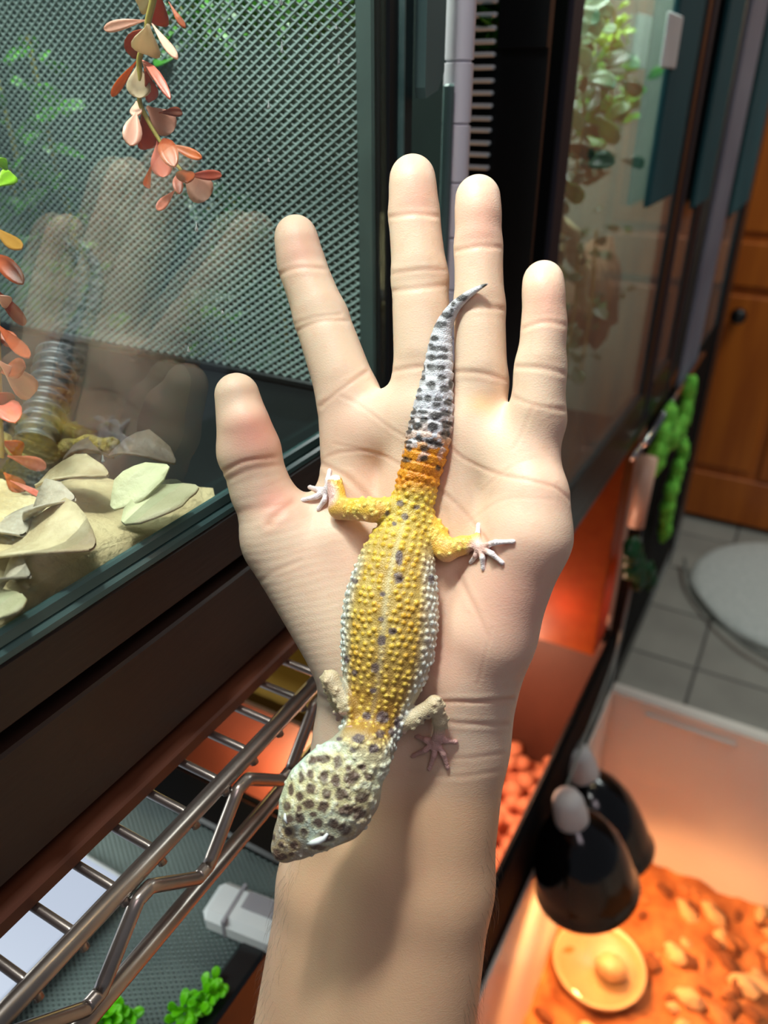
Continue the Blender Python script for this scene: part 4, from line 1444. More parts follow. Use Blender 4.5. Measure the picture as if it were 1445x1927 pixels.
vine_leaves(v2, [
    (-12, 300, 12, 312, 18, 'lime_leaf'), (-8, 352, 24, 330, 26, 'lime_leaf'), (-14, 425, 38, 466, 22, 'stem_leaf'), (-10, 480, 46, 538, 28, 'rust'), (-6, 545, 48, 612, 22, 'rust'),
    (-6, 555, 16, 572, 22, 'pink_leaf'), (-6, 610, 54, 672, 22, 'rust'), (-4, 620, 30, 650, 26, 'rust'), (-2, 680, 60, 742, 44, 'pink_leaf'), (0, 700, 46, 690, 34, 'rust'),
    (0, 760, 30, 800, 40, 'coral_leaf'), (-6, 740, 22, 760, 30, 'rust'), (14, 858, 86, 880, 24, 'coral_leaf'), (8, 890, 44, 925, 26, 'rust'), (20, 905, 98, 945, 10, 'coral_leaf'), (2, 830, 40, 850, 30, 'orange_leaf'), (-6, 930, 22, 948, 34, 'coral_leaf'),
], .16)
# mossy branch
pts = [(-40, 800), (5, 830), (40, 858), (80, 858), (115, 846), (165, 836), (215, 842)]
pp = bent([tuple(on_y(u, v, .185)) for u, v in pts], 6)
b = MB().tube(pp, [.0034 + .0006 * math.sin(i * 1.3) for i in range(len(pp))], 12)
tag(b.build('mossy_branch', M['moss_stick'], smooth=True), 'olive mossy branch lying across the terrarium below the ribbed hose', 'branch')
b = MB().blob(on_y(10, 905, .19), (.014, .012, .017), 3, .25, 14, 9)
tag(b.build('moss_clump', M['moss_stick'], smooth=True), 'grey green moss clump at the left edge under the coral leaves', 'moss')
# ribbed hose standing in the corner
B = on_z(66, 838, TB + .010)
A = on_y(112, 672, B.y + .035)
prof = []
n = 9
for i in range(n * 6 + 1):
    f = i / (n * 6)
    prof.append((.0088 * (1 - .12 * f) * (1 + .10 * math.cos(i / 6 * 2 * math.pi)), f * (B - A).length))
mt = Matrix.Translation(A) @ (B - A).to_track_quat('Z', 'Y').to_matrix().to_4x4()
tag(MB().lathe([(0.0001, 0)] + prof + [(.0001, (B - A).length)], mt, 28).build('ribbed_hose', M['hose'], smooth=True), 'dark ribbed corrugated hose standing behind the left vine', 'hose')


# plants beyond the screen wall
def bush(name, label, n, lo, hi, size, m, seed, stem=True, parent=None, out=None):
    """stems and many small leaves in a box of the room"""
    rr = random.Random(seed)
    root = thing(name, label, 'plant', ((lo[0] + hi[0]) / 2, (lo[1] + hi[1]) / 2, lo[2]))
    b = MB()
    for i in range(n):
        c = Vector([rr.uniform(lo[k], hi[k]) for k in range(3)])
        d = Vector((rr.uniform(-1, 1), rr.uniform(-1, .4), rr.uniform(-.7, .5))).normalized()
        l = size * rr.uniform(.6, 1.3)
        b.leaf(c, c + d * l, l * rr.uniform(.35, .6), Vector((rr.uniform(-.4, .4), -1, rr.uniform(.2, 1))), rr.uniform(-.1, .2), .2)
    b.build('foliage', m, root, smooth=True, stuff=True)
    s = MB()
    for i in range(3):
        x = lo[0] + (hi[0] - lo[0]) * (i + .5) / 3
        y = (lo[1] + hi[1]) / 2
        s.tube([(x, y, lo[2]), (x + .003, y, (lo[2] + hi[2]) / 2), (x - .002, y, hi[2])], .0013, 6)
        if stem:
            s.build('stem', M['stem'], root); s = MB()
    return root


def span(u0, v0, u1, v1, Y, dep):
    a, c = on_y(u0, v1, Y), on_y(u1, v0, Y)
    return (min(a.x, c.x), Y, min(a.z, c.z)), (max(a.x, c.x), Y + dep, max(a.z, c.z))


lo, hi = span(-20, 60, 50, 660, TY1 + .012, .03); bush('ivy', 'bright green ivy behind the screen at the photo\'s left edge', 150, lo, hi, .016, M['green'], 1)
lo, hi = span(45, 330, 115, 650, TY1 + .012, .02); bush('ivy', 'yellow green ivy column behind the screen, second from the left', 70, lo, hi, .013, M['green'], 2)
lo, hi = span(300, -20, 380, 80, TY1 + .012, .02); bush('ivy', 'green ivy tuft behind the screen beside the vine\'s top', 24, lo, hi, .018, M['green'], 3)
lo, hi = span(420, -30, 640, 45, TY1 + .02, .02); bush('fern', 'light green fern behind the screen at the photo\'s top', 60, lo, hi, .018, M['green'], 4)
lo, hi = span(350, 380, 420, 470, TY1 + .02, .03); bush('ivy', 'dark green ivy behind the screen between the reflected fingers', 26, lo, hi, .018, M['green_dark'], 5)
lo, hi = span(360, 610, 400, 700, TY1 + .02, .03); bush('ivy', 'small green ivy sprig behind the screen\'s lower edge', 14, lo, hi, .016, M['green'], 6)
lo, hi = span(420, 550, 600, 740, TY1 + .03, .03); bush('ivy', 'dim dark ivy behind the screen beside the thumb', 40, lo, hi, .02, M['green_dark'], 7)
# pale board leaning behind the screen
MBx = None

# ================================================================== STAND AND WIRE SHELF
WZ = 1.225                                    # level of the shelf wires
stand = thing('wooden_stand', 'low dark brown wooden stand under the glass terrarium', 'stand', (-.36, .06, WZ + .003))
MB().box(-.60, GX + .0015, -.30, .345, TB - .026, TB - .005, .0012).build('top_board', M['wood_dark'], stand)
MB().box(-.60, GX - .010, -.30, .345, TB - .0335, TB - .026).build('recess', M['black_matte'], stand)
MB().box(GX - .012, GX + .0005, -.30, .345, WZ + .016, TB - .0335, .001).build('front_panel', M['wood_dark'], stand)
MB().box(-.60, GX - .016, -.30, .345, WZ + .010, WZ + .016).build('recess', M['black_matte'], stand)
MB().box(-.60, GX + .0045, -.30, .345, WZ + .003, WZ + .010, .001).build('foot_board', M['wood_brown'], stand)

RX = -0.1515
shelf = thing('wire_shelf', 'chrome wire shelf with zigzag front truss carrying the wooden stand', 'shelf', (-.36, .1, WZ - .045))
MB().tube([(RX, -.30, WZ - .001), (RX, .345, WZ - .001)], .0033, 14).build('front_rod', M['steel_wire'], shelf, smooth=True)
MB().tube([(RX, -.30, WZ - .038), (RX, .345, WZ - .038)], .0033, 14).build('front_rod', M['steel_wire'], shelf, smooth=True)
# zigzag wire between the rods
zz = []
top, bot = WZ - .0055, WZ - .0255
pts = []
for k in range(-3, 5):
    yu = .1024 + .0517 * k
    pts += [(RX + .0045, yu - .003, top), (RX + .0045, yu + .003, top), (RX + .0045, yu + .0228, bot), (RX + .0045, yu + .0288, bot)]
pts = [p for p in pts if p[1] < .343]
sm = []
for i in range(len(pts)):
    p = Vector(pts[i])
    a = Vector(pts[max(i - 1, 0)]); c = Vector(pts[min(i + 1, len(pts) - 1)])
    for f, q in ((.3, a), (.12, a)):
        if i > 0:
            sm.append(p.lerp(q, f))
    sm.append(p)
    for f, q in ((.12, c), (.3, c)):
        if i < len(pts) - 1:
            sm.append(p.lerp(q, f))
MB().tube(sm, .0025, 10).build('zigzag_wire', M['steel_wire'], shelf, smooth=True)
yy = .0630 - .0169 * 5
while yy < .345:
    MB().tube([(-.60, yy, WZ), (RX - .003, yy, WZ), (RX + .001, yy, WZ - .0015), (RX + .0022, yy, WZ - .0052)], .0017, 8).build('cross_wire', M['steel_wire'], shelf, smooth=True)
    yy += .0169
MB().tube([(-.5, -.30, WZ - .004), (-.5, .345, WZ - .004)], .0026, 8).build('back_rod', M['steel_wire'], shelf, smooth=True)

# chrome post of the rack with its rings
PC = on_x(858, 250, GX + .004)
post = thing('rack_post', 'grooved chrome rack post rising behind the fingertips', 'post', (PC.x, PC.y, 0))
b = MB()
prof = [(.0001, 0)]
z = .05
gz = on_x(858, 233, GX + .004).z
k0 = gz % .0254
z = k0
while z < 2.1:
    prof += [(.0068, z - .0254 + .0008), (.0068, z - .0008), (.0058, z - .0004), (.0058, z + .0004)]
    z += .0254
prof += [(.0068, 2.1), (.0001, 2.1)]
prof = [(r, max(0, zz)) for r, zz in prof]
b.lathe(prof, Matrix.Translation((PC.x, PC.y, 0)), 20)
auto_smooth(b.build('pole', M['pole'], post), 50)
MB().lathe([(.0069, 0), (.0076, .0), (.0076, .035), (.0069, .035)], Matrix.Translation((PC.x, PC.y, 1.19)), 18).build('sleeve', M['black'], post)
# pale strip standing in for the reflection beside the pole
a, c = on_x(836, 205, GX + .006), on_x(847, 500, GX + .006)
MB().box(GX + .002, GX + .006, PC.y - .0125, PC.y - .0072, c.z - .1, a.z + .01, .001).build('reflection_strip', M['teal_grey'], post)

# grey door clip with a bevelled end, on the tank's door edge
pA = on_x(800, 165, GX + .006); pB = on_x(835, 165, GX + .006)
b = MB()
y0, y1 = pA.y, pB.y
zc = pA.z
vs = []
for x in (GX + .001, GX + .006):
    vs += [(x, y0, 1.80), (x, y1, 1.80), (x, y1, zc + .006), (x, y1 - .006, zc - .001), (x, y0 + .001, zc - .004), (x, y0, zc)]
n = 6
b.add(vs, [tuple(range(n)), tuple(range(2 * n - 1, n - 1, -1))] + [(i, i + n, (i + 1) % n + n, (i + 1) % n) for i in range(n)])
tag(b.build('door_clip', M['teal_grey']), 'grey green door plate with a chamfered lower end above the middle finger', 'plate')

# ================================================================== VENTED PANEL IN THE GAP BETWEEN THE TANKS
VYY = 0.475
vp = thing('vent_panel', 'black louvred vent panel between the chrome post and the black tank side', 'vent', (on_y(908, 200, VYY).x, VYY, 1.05))
a, c = on_y(886, 100, VYY), on_y(934, 100, VYY)
xa, xb = a.x, c.x
zt, zg = on_y(908, -60, VYY).z, on_y(908, 92, VYY).z
MB().box(xa - .03, xb + .03, VYY + .002, VYY + .006, 1.045, zg).build('backing', M['black'], vp)
MB().box(xa - .06, xa - .001, VYY - .002, VYY + .006, zg, zt).build('stile', M['black'], vp)
MB().box(xb + .001, xb + .03, VYY - .002, VYY + .006, zg, zt).build('stile', M['black'], vp)
for v in [-22, 3, 29, 54, 79, 103, 127, 152, 175, 199, 223, 245, 269, 291, 315]:
    z = on_y(908, v, VYY).z
    MB().box(xa + .0015, xb - .0005, VYY - .003, VYY + .002, z - .0013, z + .0013, .0008).build('slat', M['slat'], vp)
lo, hi = span(884, -40, 932, 92, VYY + .012, .02); bush('ivy', 'green ivy behind the black louvred vent panel', 60, lo, hi, .02, M['green'], 11)

# ================================================================== THE ROW OF TALL TANKS ON THE RIGHT


def tall_tank(label, y0, y1, z0, post, back):
    t = thing('tall_terrarium', label, 'terrarium', (-.38, (y0 + y1) / 2, z0))
    MB().box(-.60, GX, y0, y0 + .012, z0, 2.0, .001).build('end_panel', M['black'], t)
    MB().box(GX - .012, GX + .002, y0 + .0005, y0 + post, z0, 2.0, .002).build('front_post', M['violet_black'], t)
    MB().box(GX - .012, GX + .002, y1 - post, y1, z0, 2.0, .002).build('front_post', M['black'], t)
    MB().box(GX - .012, GX + .003, y0 + post, y1 - post, z0, z0 + .055, .002).build('bottom_rail', M['black'], t)
    MB().box(-.60, GX - .012, y0 + .012, y1, z0, z0 + .012).build('tank_floor', M['black'], t)
    MB().box(-.606, -.60, y0, y1, z0, 2.0).build('back_panel', back, t)
    MB().box(-.60, GX - .012, y1 - .012, y1, z0 + .012, 2.0).build('end_panel', back, t)
    MB().box(GX - .004, GX - .001, y0 + post, y1 - post, z0 + .055, 2.0).build('front_glass', M['glass_far'], t)
    return t


t2 = tall_tank('tall black framed terrarium right of the fingers, leafy plants above and cork below', .540, 1.030, 1.045, .026, M['back_haze'])
t3 = tall_tank('narrow black framed terrarium, second of the row on the right, brown inside', 1.045, 1.205, 1.045, .022, M['back_brown'])
t4 = tall_tank('far tall terrarium reaching near the floor, moss vine hanging before its dark front', 1.216, 1.86, .41, .014, M['back_brown'])
MB().box(GX - .001, GX + .001, 1.23, 1.77, .465, 1.02).build('dark_backing', M['black_matte'], t4)  # black sheet added for the dark behind the moss, hides pane reflections
MB().box(GX - .010, GX + .006, 1.765, 1.862, .41, 2.0, .004).build('corner_post', M['black'], t4)


def door_plate(label, y0, y1, vbot, ubot, m, x=GX + .004):
    zb_ = on_x(ubot, vbot, x).z
    b = MB().box(x, x + .006, y0, y1, zb_, 2.0, .002)
    tag(b.build('door_plate', m), label, 'plate')


door_plate('dark teal hanging plate on the nearest tall tank\'s glass', .815, .935, 380, 1230, M['teal_dark'])
door_plate('dark teal plate on the second tall tank, left of the bright strip', 1.09, 1.215, 384, 1310, M['teal_dark'])
door_plate('blue grey strip painting the frame highlight between the second and far tall tanks', 1.26, 1.43, 640, 1330, M['strip'], GX + .006)
door_plate('dark teal plate at the far tall tank, beside the wooden door', 1.50, 1.76, 380, 1400, M['teal_dark'])

gg = on_x(1262, 78, GX + .0105)
tag(MB().box(GX + .0101, GX + .0125, gg.y - .03, gg.y + .03, gg.z - .02, gg.z + .02, .001).build('glint_patch', M['white_plastic']), 'small whitish patch painted as a glint on the nearest teal plate, top right', 'glint_patch')  # pale patch put in for a white lamp glint
# planting of the nearest tall tank
def span_x(u0, v0, u1, v1, X, dep):
    P = [on_x(u, v, X) for u in (u0, u1) for v in (v0, v1)]
    return (X - dep, min(p.y for p in P), min(p.z for p in P)), (X, max(p.y for p in P), max(p.z for p in P))


area_light('tall_tank_fill', (-.32, .78, 1.96), (-.25, .78, 1.2), .25, 12.0, (.93, 1, .95), .3)  # unseen light added over the nearest tall tank's planting
area_light('far_tank_fill', (-.3, 1.7, 1.9), (-.2, 1.7, .5), .2, 5.0, (.95, 1, .9), .3)  # added light inside the far tall tank, source unseen
for args in [
    ('pothos', 'pale green leafy plant filling the nearest tall tank\'s upper left', 190, (1050, -20, 1125, 200), .05, .022, 'green_pale', 21),
    ('pothos', 'dark green plant in the middle of the nearest tall tank', 190, (1040, 120, 1180, 330), .09, .024, 'green_dark', 22),
    ('fern', 'yellow green fern tuft high in the nearest tall tank', 40, (1135, 20, 1190, 90), .03, .016, 'lime_leaf', 23),
    ('pothos', 'round leaved plant in the nearest tall tank above the brown back', 60, (1150, 110, 1215, 245), .04, .022, 'green', 24),
    ('fern', 'small bright fern at the post of the nearest tall tank', 18, (1030, 230, 1062, 350), .02, .022, 'green', 25),
    ('fern', 'low green plant on the nearest tall tank\'s floor beside the little finger', 70, (1055, 480, 1170, 640), .05, .02, 'green_dark', 26),
]:
    lo, hi = span_x(*args[3], GX - .02, args[4])
    bush(args[0], args[1], args[2], lo, hi, args[5], M[args[6]], args[7])
# cork ladder: leaning pale sticks
ck = []
for i, (u0, v0, u1, v1) in enumerate([(1036, 350, 1062, 430), (1062, 420, 1085, 500), (1082, 480, 1108, 590)]):
    a, c = on_x(u0, v0, GX - .05), on_x(u1, v1, GX - .05)
    o = MB().tube([a, a.lerp(c, .3) + Vector((.004, 0, .003)), a.lerp(c, .65) - Vector((.003, 0, .002)), c], [.005, .0075, .0065, .005], 10).build('cork_stick', M['cork'], smooth=True)
    tag(o, ['upper pale cork stick leaning in the nearest tall tank', 'middle pale cork stick of the leaning line in the nearest tall tank', 'lowest pale cork stick, level with the little finger\'s tip'][i], 'stick')
pt = on_x(1110, 560, GX - .06)
tag(MB().blob((pt.x, pt.y + .02, pt.z), (.03, .05, .06), 4, .2, 14, 9).build('bark_piece', M['bark'], smooth=True), 'brown bark piece in the nearest tall tank, right of the little finger', 'bark')
a, c = on_x(1150, 330, GX - .12), on_x(1150, 640, GX - .12)
tag(MB().box(GX - .16, GX - .12, a.y - .03, a.y + .16, 1.06, a.z, .006).build('wood_panel', M['bark']), 'flat brown wood panel standing in the nearest tall tank', 'panel')

# moss vine in the far tank
for i, line in enumerate([[(1295, 735), (1285, 790), (1268, 815)], [(1258, 790), (1245, 830), (1238, 862)], [(1284, 850), (1270, 900), (1258, 945), (1250, 1000)], [(1186, 1040), (1200, 1075), (1225, 1085)]]):
    P = bent([tuple(on_x(u, v, GX + .022)) for u, v in line], 4)
    b = MB()
    for k, p in enumerate(P):
        b.blob(Vector(p) + Vector((0, .012 * math.sin(k * 2.3), .006 * math.cos(k * 1.9))), (.012, .022 + .005 * math.sin(k * 1.7), .020), k + 50 * i, .2, 9, 6)
    tag(b.build('moss_vine', M['moss'] if i < 3 else M['green_dark'], smooth=True), ['bright moss vine end highest in the far tall tank', 'short bright moss vine left of the highest one in the far tank', 'long hanging moss vine along the far tank\'s right post', 'dim moss at the far tank\'s bottom corner'][i], 'moss')
a, c = on_x(1222, 860, GX + .02), on_x(1196, 990, GX + .02)
tag(MB().tube([a, c], [.012, .012], 8).build('cork_stick', M['peach'], smooth=True), 'pinkish straight stick before the far tank beside the moss', 'stick')
# shelf rods under the second tank
for k, z in enumerate((1.012, 1.035)):
    tag(MB().tube([(GX + .004 + .012 * k, 1.00, z), (GX + .004 + .012 * k, 1.46, z)], .005, 10).build('shelf_rod', M['chrome'], smooth=True), ['lower chrome rod under the second tall tank', 'upper chrome rod under the second tall tank'][k], 'rod')
MB_ = MB().box(-.60, GX + .002, .53, 1.212, 1.030, 1.0448, .002)
tag(MB_.build('shelf_board', M['black']), 'black board carrying the tall tanks, seen edge on beside the palm', 'board')

# ================================================================== LOWER LEVEL, SEEN THROUGH THE WIRES
LZ = 1.03
low = thing('screen_top_tank', 'lower glass tank with a fine screen lid under the wire shelf', 'terrarium', (-.33, .06, .62))
MB().box(-.50, -.496, -.10, .25, .62, LZ - .004).build('wall_panel', M['black'], low)
MB().box(-.496, -.186, .246, .25, .62, LZ - .004).build('wall_panel', M['black'], low)
MB().box(-.496, -.186, -.10, -.096, .62, LZ - .004).build('wall_panel', M['black'], low)
MB().box(-.186, -.182, -.10, .25, .62, LZ - .004).build('wall_panel', M['black'], low)
MB().box(-.496, -.186, -.096, .246, .62, .63).build('tank_floor', M['back_teal'], low)
for (x0, x1, y0, y1) in [(-.50, -.18, .240, .268), (-.50, -.18, -.10, -.08), (-.50, -.48, -.08, .24), (-.196, -.18, -.08, .24)]:
    MB().box(x0, x1, y0, y1, LZ - .004, LZ + .006, .002).build('lid_frame', M['black'], low)
b = MB()
strands_z = MB()
strands(strands_z, None, -.48, -.196, -.08, .24, 0, .0026, R(33), .0015, .0003, R(30))
strands(strands_z, None, -.48, -.196, -.08, .24, .0003, .0026, R(-33), .0015, .0003, R(-30))
b.add([(x, z, LZ + y) for (x, y, z) in strands_z.v], [f[::-1] for f in strands_z.f])
b.build('screen', M['mesh'], low, stuff=True)
area_light('low_tank_fill', (-.40, .05, .99), (-.3, .1, .62), .15, 1.2, (.95, 1, .98), .15)  # unseen light added inside the tank, below the screen lid
area_light('under_shelf_fill', (-.34, .10, 1.19), (-.26, .14, 1.03), .1, .5, (.93, 1, .97), .2)  # added fill that brightens the screen lid and the white box
# lamp hood lying on the lid
hood = thing('light_hood', 'bluish white lit lamp panel on the screen lid, lower left corner', 'lamp', (-.36, .06, LZ + .006))
MB().box(-.50, -.272, -.08, .183, LZ + .006, LZ + .016, .002).build('housing', M['white_plastic'], hood)
MB().box(-.496, -.276, -.076, .179, LZ + .016, LZ + .019, .001).build('diffuser', M['led'], hood)
# white box with grey print
a, c = on_z(398, 1692, LZ + .012), on_z(540, 1748, LZ + .012)
d = (c - a); d.z = 0
L_ = d.length; d.normalize(); s_ = Vector((-d.y, d.x, 0))
bx = thing('plastic_box', 'white rounded plastic box with grey print lying on the screen lid', 'box', a)
b = MB()
prof = []
w, h = .0125, .016
for k in range(9):
    f = k / 8
    x = L_ * f
    prof.append(x)
b2 = MB().box(0, L_, -w, w, 0, h, .004)
def put(mb):
    mb.v = [tuple(Vector((a.x, a.y, LZ + .0009)) + d * p[0] + s_ * p[1] + Vector((0, 0, p[2]))) for p in mb.v]
    return mb
put(b2).build('body', M['white_plastic'], bx)
put(MB().box(L_ * .42, L_ * .95, -.001, w * .75, h, h + .0006)).build('print', M['label'], bx)
put(MB().box(L_ * .30, L_ * .34, -w * 1.02, w * 1.02, 0.003, h + .0005)).build('seam', M['label'], bx)


def sprout(name, label, P, n, size, seed):
    rr = random.Random(seed)
    b = MB()
    for i in range(n):
        p = P[i % len(P)] + Vector((rr.uniform(-.004, .004), rr.uniform(-.004, .004), rr.uniform(0, .006)))
        t = p + Vector((rr.uniform(-1, 1), rr.uniform(-1, 1), rr.uniform(.1, 1))).normalized() * size
        b.leaf(p, t, size * .6, (rr.uniform(-.3, .3), -.4, 1), .1, .2)
    tag(b.build(name, M['green_neon'], smooth=True), label, 'plant', kind='stuff')


sprout('green_sprout', 'neon green sprout at the photo\'s bottom edge under the rods', [on_z(u, v, LZ + .006) for u, v in ((195, 1925), (215, 1922), (235, 1918), (222, 1935))], 34, .009, 5)
sprout('green_sprout', 'neon green leafy sprig at the lid\'s front, beside the forearm', [on_z(u, v, LZ + .006) for u, v in ((345, 1928), (362, 1912), (378, 1896), (392, 1882), (402, 1868), (385, 1905))], 52, .008, 6)

# heat lit basking box beyond it
bk = thing('basking_box', 'small open box glowing orange from an assumed heat lamp, behind the zigzag wire', 'box', (-.33, .31, .90))
MB().box(-.50, -.185, .272, .276, .90, LZ).build('wall_panel', M['black'], bk)
MB().box(-.50, -.185, .345, .349, .90, LZ).build('wall_panel', M['brown_tub'], bk)
MB().box(-.50, -.496, .276, .345, .90, LZ).build('wall_panel', M['brown_tub'], bk)
MB().box(-.189, -.185, .276, .345, .90, LZ).build('wall_panel', M['black'], bk)
MB().box(-.496, -.189, .276, .345, .90, .905).build('box_floor', M['peach'], bk)
point_light('basking_lamp', (-.27, .31, .965), 1.5, (1, .42, .2), .012)  # heat lamp assumed from the orange glow
ob = MB().box(-.55, -.186, .40, .50, .96, .985, .003)  # board put in here, its olive tone stands for dim yellow light
tag(ob.build('yellow_lit_board', M['olive']), 'olive board toned as dim yellow light under the far wires by the wrist', 'board')
point_light('dim_warm_lamp', (-.36, .44, 1.12), .12, (1, .75, .25), .02)  # warm lamp assumed here for the dim yellow light

# black box standing in for the dark void under everything
tag(MB().box(-.62, -.16, -.12, .50, .0, .60, .004).build('shadow_box', M['black_matte']), 'black box filling the shade low under the wire shelf, left of the forearm', 'shadow_box')

# ================================================================== ORANGE BIN AND PEACH BOX UNDER THE TALL TANK
bn = thing('orange_bin', 'orange translucent bin glowing under the nearest tall tank', 'bin', (-.36, 1.1, .615))
om = leaf_mat('orange_translucent', (176, 84, 26), (196, 102, 36), transl=.6); M['orange_tr'] = om
MB().box(-.54, -.188, 1.062, 1.066, .615, .985, .001).build('front_wall', om, bn)
MB().box(-.54, -.188, 1.136, 1.140, .615, .985, .001).build('back_wall', om, bn)
MB().box(-.192, -.188, 1.066, 1.136, .615, .985, .001).build('side_wall', om, bn)
MB().box(-.54, -.536, 1.066, 1.136, .615, .985, .001).build('side_wall', om, bn)
MB().box(-.536, -.192, 1.066, 1.136, .615, .62).build('bin_floor', om, bn)
point_light('bin_lamp', (-.25, 1.10, .70), .24, (1, .8, .5), .02)  # lamp assumed inside the bin, makes its walls glow
pb = thing('edge_reflection_box', 'peach box painted as a glass edge and its reflection, beyond the orange bin', 'box', (-.3, 1.19, .42))  # peach tone stands for the reflection in a glass edge
MB().box(-.196, -.19, 1.172, 1.208, .42, 1.02, .003).build('front_wall', M['peach'], pb)
MB().box(-.5, -.19, 1.168, 1.172, .42, 1.02, .001).build('side_wall', M['peach'], pb)
MB().box(-.5, -.196, 1.172, 1.208, .42, .425).build('box_floor', M['peach'], pb)

# ================================================================== DARK TUB WITH CLAY BALLS
CR, CX = .600, -.172
tc = thing('black_rimmed_tub', 'black rimmed tub with brown inside holding clay balls, right of the forearm', 'tub', (-.38, .83, 0))
MB().box(CX - .012, CX, .50, 1.165, .002, CR, .006).build('front_wall', M['black_matte'], tc)
MB().box(-.60, CX - .012, 1.150, 1.165, .002, CR, .004).build('end_wall', M['brown_tub'], tc)
MB().box(-.60, CX - .012, 1.148, 1.168, CR - .018, CR + .004, .003).build('rim', M['black_matte'], tc)
MB().box(-.60, CX - .012, .50, .512, .002, CR, .004).build('end_wall', M['black_matte'], tc)
MB().box(-.60, -.59, .512, 1.15, .002, CR, .004).build('back_wall', M['brown_tub'], tc)
MB().box(CX - .015, CX - .012, .512, 1.148, .03, CR - .02).build('inner_wall', M['brown_tub'], tc)
MB().box(-.59, CX - .015, .512, 1.148, .002, .24).build('tub_floor', M['clay'], tc)
balls = []
rr = random.Random(4)
ybs = .60
proto = None
nb = 0
while ybs < 1.13:
    xb_ = CX - .036
    k = 0
    while xb_ > CX - .26:
        r = rr.uniform(.014, .021)
        p = (min(xb_ + rr.uniform(-.012, .012), CX - .034), ybs + (k % 2) * .018 + rr.uniform(-.011, .011), .240 + r * .8 + rr.uniform(0, .012))
        balls.append((p, r))
        xb_ -= .040; k += 1
    ybs += .040
fb = None
me_balls = []
for i in range(5):
    b = MB().blob((0, 0, 0), (1, .9, .82), 30 + i, .07, 10, 7)
    o = b.build('clay_ball', M['clay'], smooth=True, origin=(0, 0, 0))
    me_balls.append(o)
for i, (p, r) in enumerate(balls):
    o = me_balls[i] if i < 5 else me_balls[i % 5].copy()
    if i >= 5:
        COL.objects.link(o)
    o.location = p
    o.scale = (r, r, r)
    o.rotation_euler = (0, 0, rr.uniform(0, 6))
    tag(o, 'orange lit clay ball in the heap inside the black rimmed tub', 'clay ball', 'clay balls in the black rimmed tub')
point_light('clay_lamp', (-.36, .92, .50), 5.5, (1, .54, .34), .03)  # warm lamp assumed over the clay balls, itself unseen

# ================================================================== WHITE TUB ON THE FLOOR WITH BASKING SUBSTRATE
td = thing('white_tub', 'large white plastic tub on the floor with bark bedding under the dome lamps', 'tub', (.4, .75, 0))
RZ, SZ = .450, .085
x0, x1, y0, y1 = -.168, 1.05, .30, 1.19
ix0, ix1, iy0, iy1 = -.146, 1.02, .33, 1.155
def wall(name, P):
    """sloping wall: inner quad top a-b, bottom c-d given as 4 points, thickened outward"""
    b = MB()
    q = [Vector(p) for p in P]
    n = (q[1] - q[0]).cross(q[2] - q[1]).normalized() * .004
    b.add([*q, *[p - n for p in q]], [(0, 1, 2, 3), (7, 6, 5, 4), (0, 4, 5, 1), (1, 5, 6, 2), (2, 6, 7, 3), (3, 7, 4, 0)])
    b.build(name, M['tub'], td)
wall('end_wall', [(x0, y0, RZ), (x0, y1, RZ), (ix0, iy1, .01), (ix0, iy0, .01)])
wall('far_wall', [(x0, y1, RZ), (x1, y1, RZ), (ix1, iy1, .01), (ix0, iy1, .01)])
wall('end_wall', [(x1, y1, RZ), (x1, y0, RZ), (ix1, iy0, .01), (ix1, iy1, .01)])
wall('near_wall', [(x1, y0, RZ), (x0, y0, RZ), (ix0, iy0, .01), (ix1, iy0, .01)])
MB().box(ix0, ix1, iy0, iy1, .003, .01).build('tub_floor', M['tub'], td)
b = MB().box(x0, x1, y1 + .001, y1 + .024, RZ - .008, RZ + .004, .003)
b.build('rim', M['tub'], td)
for i in range(4):
    xx = -.10 + i * .30
    MB().box(xx, xx + .16, y1 - .012, y1 + .001, RZ - .030, RZ - .020, .003).build('rim_step', M['tub'], td)
# bedding
b = MB()
nx_, ny_ = 60, 44
vs, fs = [], []
rr = random.Random(12)
def bed_h(x, y):
    return SZ + .008 * math.sin(x * 23 + 1) * math.sin(y * 19) + .006 * math.sin(x * 57 + y * 31) + .004 * math.sin(x * 97 - y * 113)
for i in range(nx_ + 1):
    for j in range(ny_ + 1):
        x = ix0 - .003 + (ix1 - ix0) * i / nx_
        y = iy0 + (iy1 - iy0 + .004) * j / ny_
        vs.append((x, y, bed_h(x, y) + rr.uniform(-.003, .003)))
for i in range(nx_):
    for j in range(ny_):
        a = i * (ny_ + 1) + j
        fs.append((a, a + ny_ + 1, a + ny_ + 2, a + 1))
b.add(vs, fs)
tag(b.build('bark_bedding', M['substrate'], smooth=True), 'loose bark bedding covering the white tub\'s floor under the dome lamps', 'bedding', kind='stuff')
# water dish
DC = on_z(1112, 1825, SZ)
DC = Vector((max(DC.x, ix0 + .085), DC.y, SZ + .004))
ds = thing('water_dish', 'round shallow pale dish in the bedding below the near dome lamp', 'dish', DC)
MB().lathe([(.0001, .0), (.062, 0), (.072, .006), (.078, .022), (.080, .026), (.076, .027), (.071, .018), (.064, .010), (.0001, .008)], Matrix.Translation(DC), 40).build('bowl', M['dish'], ds, smooth=True)
MB().lathe([(.0001, .012), (.066, .012)], Matrix.Translation(DC), 32).build('water', M['glass'], ds)
o = MB().blob(DC + Vector((.02, .0, .03)), (.028, .024, .02), 8, .08, 14, 9).build('stone', M['dish'], smooth=True)
tag(o, 'rounded stone standing in the pale water dish', 'stone')
